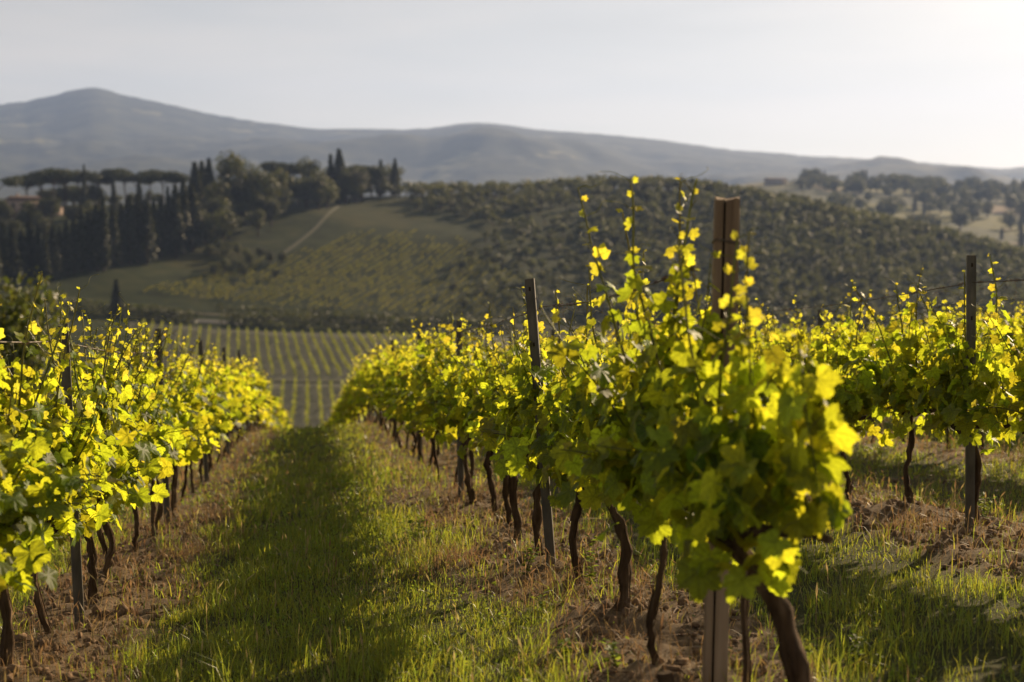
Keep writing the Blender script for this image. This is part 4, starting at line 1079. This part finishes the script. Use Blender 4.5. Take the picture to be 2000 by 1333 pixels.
wire(1.43, POST_C, 0.95, 'lower wire hidden in leaves of the wooden post row', 0, 36, 4.9)
wire(4.10, POST_R[4.12], 1.62, 'top wire with dried tendrils along the row right of the wooden post', 80, 37, 5.5, 0.0036)
wire(4.12, POST_R[4.12], 1.30, 'middle wire of the row right of the wooden post', 12, 38, 5.5)
wire(6.85, POST_R[6.85], 1.62, 'top wire of the second row right of the wooden post', 20, 39, 9.0, 0.0036)
def dry_leaf():
    g = np.random.default_rng(41); V, F, uv = leaf_shape(g, 0)
    V = V.copy(); a = V[:, 0]*2.6; V[:, 2] = 0.32*(1-np.cos(a))+V[:, 2]*0.3; V[:, 0] = 0.36*np.sin(a)
    me = fast_mesh('dry_leaf', V*0.075, F, M_dry, True)
    o = ob('dry_leaf', me, None, None, 'curled brown dead leaf hanging on the middle wire', 'dead leaf')
    y = 7.0; o.location = (1.43, y, float(near_h(1.43, y))+1.27); o.rotation_euler = (2.4, 0.3, 0.7)
dry_leaf()
# stump and two cane stakes beside the wooden post
b = MB(); b.tube([[0, 0, -0.1], [0.005, 0, 0.06], [-0.01, 0.01, 0.15]], [0.036, 0.03, 0.026], 9, 0, True, 0.15, 4)
ob('vine_stump', b.mesh('vine_stump', M_bark, True), None, gpt(1.25, 4.78), 'short sawn vine stump left of the wooden post', 'stump')
for q, (x, y, ln, lab) in enumerate([(1.475, 4.62, 0.62, 'thin cane stake just right of the wooden post'), (1.50, 4.66, 0.5, 'shorter thin cane stake leaning beside the taller one')]):
    b = MB(); b.tube([[0, 0, -0.1], [0.006, 0, ln*0.3], [-0.008, 0, ln*0.62], [0.004, 0.01, ln]], [0.011, 0.010, 0.009, 0.008], 7, 0, True, 0.1, q)
    ob('cane_stake', b.mesh('cane_stake', M_bark, True), None, gpt(x, y), lab, 'stake')

# ------------------------------------------------------------------ grass, straw, clods
def in_view(X, Y, m=220):
    d = X*FWD[0]+Y*FWD[1]; l = X*RGT[0]+Y*RGT[1]; e = 0.36*d+0.9
    return (l > -e) & (l < e) & (d > 2.4)
def scatter(g, dens_fn, ymin, ymax, per_m2, x0=-9, x1=20):
    x0 = max(x0, -0.34*ymax-1.0); x1 = min(x1, 0.62*ymax+1.0)
    n = int((x1-x0)*(ymax-ymin)*per_m2); X = g.uniform(x0, x1, n); Y = g.uniform(ymin, ymax, n)
    k = in_view(X, Y); X = X[k]; Y = Y[k]
    k = g.random(len(X)) < dens_fn(X, Y); return X[k], Y[k]
def blades(g, X, Y, h, w, lean=0.62, head=False):
    n = len(X); Z = ground_near(X, Y)-0.008
    az = g.uniform(0, 6.28, n); fa = g.uniform(0, 6.28, n); ln = np.abs(g.normal(size=n))*lean
    D = np.stack([np.cos(az), np.sin(az), 0*az], 1); S = np.stack([np.cos(fa), np.sin(fa), 0*fa], 1)
    B = np.stack([X, Y, Z], 1); up = np.array([0, 0, 1.0])
    h = h[:, None]; w = w[:, None]; ln = ln[:, None]
    mid = B+up*h*0.55+D*h*ln*0.3; tip = B+up*h*(1-0.25*np.minimum(ln, 1.5))+D*h*ln*0.95
    if head:
        q = B+up*h*0.70+D*h*ln*0.42
        V = np.stack([B-S*w*0.25, B+S*w*0.25, q-S*w*0.25, q+S*w*0.25, q+(tip-q)*0.4-S*w*1.3, q+(tip-q)*0.4+S*w*1.3, tip], 1)
        k = np.arange(n)[:, None]*7
        F = np.concatenate([k+np.array([[0, 1, 3]]), k+np.array([[0, 3, 2]]), k+np.array([[2, 3, 5]]), k+np.array([[2, 5, 4]]), k+np.array([[4, 5, 6]])])
        return V.reshape(-1, 3), F
    V = np.stack([B-S*w*0.5, B+S*w*0.5, mid-S*w*0.42, mid+S*w*0.42, tip], 1)
    k = np.arange(n)[:, None]*5
    return V.reshape(-1, 3), np.concatenate([k+np.array([[0, 1, 3]]), k+np.array([[0, 3, 2]]), k+np.array([[2, 3, 4]])])
def gdens(X, Y):
    s = soilness(X, Y); lush = np.where(X < 1.43, 1.0, 0.42)
    cl = sstep(0.30, 0.62, fbm(X*3.1, Y*2.4, 51, 3))
    aisle = np.exp(-((X-0.02)/0.75)**4)
    return np.clip((1-s)**1.5*(0.25+0.75*np.maximum(cl, aisle*0.85))*lush+0.08*cl, 0, 1)
gg = np.random.default_rng(61); VV = []; FF = []; nn = 0
for (a, b_, per, w0, hs) in ((2.3, 7.5, 4000, 0.0036, 1.0), (7.5, 12, 2100, 0.0050, 1.0), (12, 20, 620, 0.009, 1.05), (20, 38, 200, 0.017, 1.1)):
    X, Y = scatter(gg, gdens, a, b_, per)
    hh = (0.03+0.115*gg.random(len(X))**1.8)*hs*(0.25+1.5*fbm(X*2.6, Y*2.0, 53, 3)**1.3)*np.where(X < 1.43, 1.0, 1.15)
    V, F = blades(gg, X, Y, hh, w0*gg.uniform(0.6, 1.5, len(X))); VV.append(V); FF.append(F+nn); nn += len(V)
# taller uneven tufts
X, Y = scatter(gg, lambda X, Y: np.clip(gdens(X, Y)*0.7+0.18, 0, 1), 2.4, 18, 7)
nb = 26; tx = np.repeat(X, nb)+gg.normal(size=len(X)*nb)*0.045; ty = np.repeat(Y, nb)+gg.normal(size=len(X)*nb)*0.045
V, F = blades(gg, tx, ty, np.repeat(gg.uniform(0.09, 0.25, len(X)), nb)*gg.uniform(0.5, 1.1, len(tx)), 0.0042*np.maximum(1, ty/9)*gg.uniform(0.6, 1.4, len(tx)), 0.75); VV.append(V); FF.append(F+nn); nn += len(V)
ob('grass', fast_mesh('grass', np.concatenate(VV), np.concatenate(FF), M_grass), None, None, 'green grass growing in the aisles between the vine rows', 'grass', kind='stuff')
print('grass verts', nn)
# broad-leaved ground cover (clover and the like) low in the grass
X, Y = scatter(gg, lambda X, Y: np.clip(gdens(X, Y)*1.2*sstep(0.42, 0.6, fbm(X*2.2, Y*1.8, 59, 3))+0.02, 0, 1), 2.8, 17, 520)
n = len(X); P = np.stack([X, Y, ground_near(X, Y)+gg.uniform(0.01, 0.10, n)], 1); Nn = np.tile([0, 0, 1.0], (n, 1))
V, F = leaf_cards(P, Nn, 0.010*np.maximum(1, Y/9), gg, 0.6)
ob('clover', fast_mesh('clover', V, F, M_weed), None, None, 'low clover-like ground cover mixed into the grass', 'ground cover', kind='stuff')
# seed heads
X, Y = scatter(gg, lambda X, Y: gdens(X, Y)*0.8, 2.8, 20, 30)
V, F = blades(gg, X, Y, gg.uniform(0.12, 0.25, len(X)), np.full(len(X), 0.0042)*np.maximum(1, Y/9), 0.22, True)
ob('seeding_grass', fast_mesh('seeding_grass', V, F, M_seed), None, None, 'pale seed heads standing above the green grass', 'grass', kind='stuff')
# dry straw: lying and tufted, on the hoed strips
def sdens(X, Y): return np.clip(soilness(X, Y)*(0.3+1.1*fbm(X*2.3, Y*2.3, 57, 3))+0.16*sstep(0.45, 0.65, fbm(X*1.4, Y*1.1, 58, 3)), 0, 1)
VV = []; FF = []; nn = 0
for (a, b_, per, w0) in ((2.8, 8, 520, 0.0032), (8, 14, 330, 0.005), (14, 34, 110, 0.011)):
    X, Y = scatter(gg, sdens, a, b_, per)
    V, F = blades(gg, X, Y, gg.uniform(0.04, 0.13, len(X)), w0*gg.uniform(0.6, 1.3, len(X)), 1.5); VV.append(V); FF.append(F+nn); nn += len(V)
    V, F = blades(gg, X[::6], Y[::6], gg.uniform(0.10, 0.24, len(X[::6])), np.full(len(X[::6]), w0), 0.5, True); VV.append(V); FF.append(F+nn); nn += len(V)
for (tx, ty, nb) in ((0.86, 8.65, 260), (0.75, 9.5, 150), (0.98, 11.0, 160), (1.32, 7.3, 120), (-0.85, 10.5, 180), (-0.7, 11.5, 160), (-0.8, 13, 200), (3.9, 8.6, 180), (4.3, 7.6, 160)):
    X = tx+gg.normal(size=nb)*0.13; Y = ty+gg.normal(size=nb)*0.16
    V, F = blades(gg, X, Y, gg.uniform(0.06, 0.2, nb), np.full(nb, 0.0042), 0.9); VV.append(V); FF.append(F+nn); nn += len(V)
ob('dry_straw', fast_mesh('dry_straw', np.concatenate(VV), np.concatenate(FF), M_drygrass), None, None, 'dry brown straw and dead stalks on the hoed strips under the vines', 'straw', kind='stuff')
# clods
X, Y = scatter(gg, lambda X, Y: soilness(X, Y)**2, 2.8, 13, 240); n = len(X)
ico = np.array([[0, 0, -1], [.72, -.53, -.45], [-.28, -.85, -.45], [-.89, 0, -.45], [-.28, .85, -.45], [.72, .53, -.45], [.28, -.85, .45], [-.72, -.53, .45], [-.72, .53, .45], [.28, .85, .45], [.89, 0, .45], [0, 0, 1]])
icf = np.array([[0,1,2],[1,0,5],[0,2,3],[0,3,4],[0,4,5],[1,5,10],[2,1,6],[3,2,7],[4,3,8],[5,4,9],[1,10,6],[2,6,7],[3,7,8],[4,8,9],[5,9,10],[6,10,11],[7,6,11],[8,7,11],[9,8,11],[10,9,11]])
sz = 0.005+0.026*gg.random(n)**3.2
V = ico[None]*(1+0.25*gg.normal(size=(n, 12, 1)))*sz[:, None, None]*gg.uniform(0.6, 1.3, (n, 1, 3))+np.stack([X, Y, ground_near(X, Y)+sz*0.3], 1)[:, None]
ob('soil_clods', fast_mesh('soil_clods', V.reshape(-1, 3), (icf[None]+np.arange(n)[:, None, None]*12).reshape(-1, 3), M_clod), None, None, 'loose clods of pale brown earth under the vines', 'soil', kind='stuff')

# old prunings lying on the soil
X, Y = scatter(gg, lambda X, Y: soilness(X, Y)**2, 3, 12, 6); b = MB()
for x_, y_ in zip(X, Y):
    a = gg.uniform(0, 6.28); ln = gg.uniform(0.05, 0.22); u = np.linspace(-0.5, 0.5, 4)
    xx = x_+math.cos(a)*ln*u; yy = y_+math.sin(a)*ln*u
    b.tube(np.stack([xx, yy, ground_near(xx, yy)+0.006+0.01*gg.random(4)], 1), gg.uniform(0.002, 0.005), 4)
ob('prunings', b.mesh('prunings', M_dry, True), None, None, 'brown vine prunings scattered on the soil under the rows', 'twigs', kind='stuff')

# ------------------------------------------------------------------ single weeds and flowers
def weed(x, y, h, nst, label, seed):
    g = np.random.default_rng(seed); root = bpy.data.objects.new('weed', None); COL.objects.link(root); root.location = [float(c) for c in gpt(x, y)]
    root['label'] = label; root['category'] = 'weed'; root['group'] = 'leafy weeds'
    st = MB(); lv = MB()
    for _ in range(nst):
        az = g.uniform(0, 6.28); le = g.uniform(0.05, 0.4); L_ = h*g.uniform(0.6, 1.1); u = np.linspace(0, 1, 8)
        P = np.stack([math.cos(az)*le*L_*u**1.5, math.sin(az)*le*L_*u**1.5, L_*u-0.02], 1); st.tube(P, np.linspace(0.0025, 0.001, 8), 4, 0, False)
        for k in range(1, 8):
            for _2 in range(2):
                a2 = g.uniform(0, 6.28); o = np.array([math.cos(a2), math.sin(a2), g.uniform(-0.1, 0.6)]); s = g.uniform(0.018, 0.04)
                Fm = frame(o, np.array([0, 0, 1.0])+g.normal(size=3)*0.3)
                Q = np.array([[0, 0, 0], [.3, .35, .08], [.26, .75, .02], [0, 1.1, -.12], [-.26, .75, .02], [-.3, .35, .08], [0, .5, -.04]])*s
                lv.add(Q@Fm.T+P[k], [[0, 1, 6], [1, 2, 6], [2, 3, 6], [3, 4, 6], [4, 5, 6], [5, 0, 6]])
    ob('stem', st.mesh('stem', M_shoot, True), root); ob('foliage', lv.mesh('foliage', M_weed), root, kind='stuff')
for q, (x, y, h, n_, lab) in enumerate([(1.47, 7.25, 0.26, 5, 'bushy weed at the foot of the third vine behind the post'), (1.22, 7.9, 0.22, 5, 'leafy weed left of the first steel post foot'), (1.12, 6.75, 0.12, 4, 'small bright weed on bare soil in the centre'),
        (1.05, 5.7, 0.11, 4, 'low leafy weed at the bottom left of the bent trunk'), (1.18, 5.35, 0.12, 4, 'low weed near the bottom edge below the bent trunk'), (1.62, 5.35, 0.24, 6, 'tall weed tuft right of the wooden post foot'),
        (1.78, 5.0, 0.2, 5, 'weed beside the thick bent end trunk'), (2.2, 5.4, 0.18, 5, 'weed in the right aisle near the bottom edge'), (0.78, 10.2, 0.2, 6, 'bright weed clump at the sunny edge of the grass aisle'),
        (4.35, 8.6, 0.25, 5, 'weed below the steel post of the right row')]): weed(x, y, h, n_, lab, 700+q)
M_pet = mat_leaf('yellow_petal', (0.75, 0.50, 0.02), (0.8, 0.5, 0.02), 0.3, hvar=0.01, vvar=0.2)
def flower(px, py, y, label):
    l = at(px, py, y); x, yy = l[0], l[1]; b0 = gpt(x, yy); h = max(0.08, l[2]-b0[2])
    root = bpy.data.objects.new('yellow_flower', None); COL.objects.link(root); root.location = [float(c) for c in b0]
    b = MB(); b.tube([[0, 0, -0.01], [0.005, 0, h*0.5], [0, 0, h]], 0.0014, 4, 0, False); ob('stem', b.mesh('stem', M_shoot, True), root)
    b = MB()
    for k in range(11):
        a = k*2*math.pi/11; c, s = math.cos(a), math.sin(a)
        b.add([[0, 0, h], [0.008*c-0.004*s, 0.008*s+0.004*c, h+0.004], [0.017*c, 0.017*s, h+0.003], [0.008*c+0.004*s, 0.008*s-0.004*c, h+0.004]], [[0, 1, 2, 3]])
    ob('petals', b.mesh('petals', M_pet), root)
    root['label'] = label; root['category'] = 'flower'; root['group'] = 'yellow flowers'
flower(564, 1003, 10.5, 'lowest of the yellow flowers in the grass aisle'); flower(594, 983, 11.2, 'right one of the yellow flowers in the grass aisle'); flower(581, 948, 12.4, 'farthest, tiny yellow flower in the grass aisle')

# ------------------------------------------------------------------ haze
def haze():
    m, N, Lk = newmat('haze_air'); v = N.new('ShaderNodeVolumePrincipled')
    v.inputs['Color'].default_value = (0.40, 0.56, 1.0, 1); v.inputs['Density'].default_value = 0.85e-4; v.inputs['Anisotropy'].default_value = 0.25
    o = N.new('ShaderNodeOutputMaterial'); Lk(v.outputs[0], o.inputs['Volume'])
    b = MB(); b.box((-9000, -300, -60), (9500, 11000, 1100))
    ob('haze', b.mesh('haze', m), None, None, 'pale evening haze filling the valley', 'haze', kind='stuff')
haze()
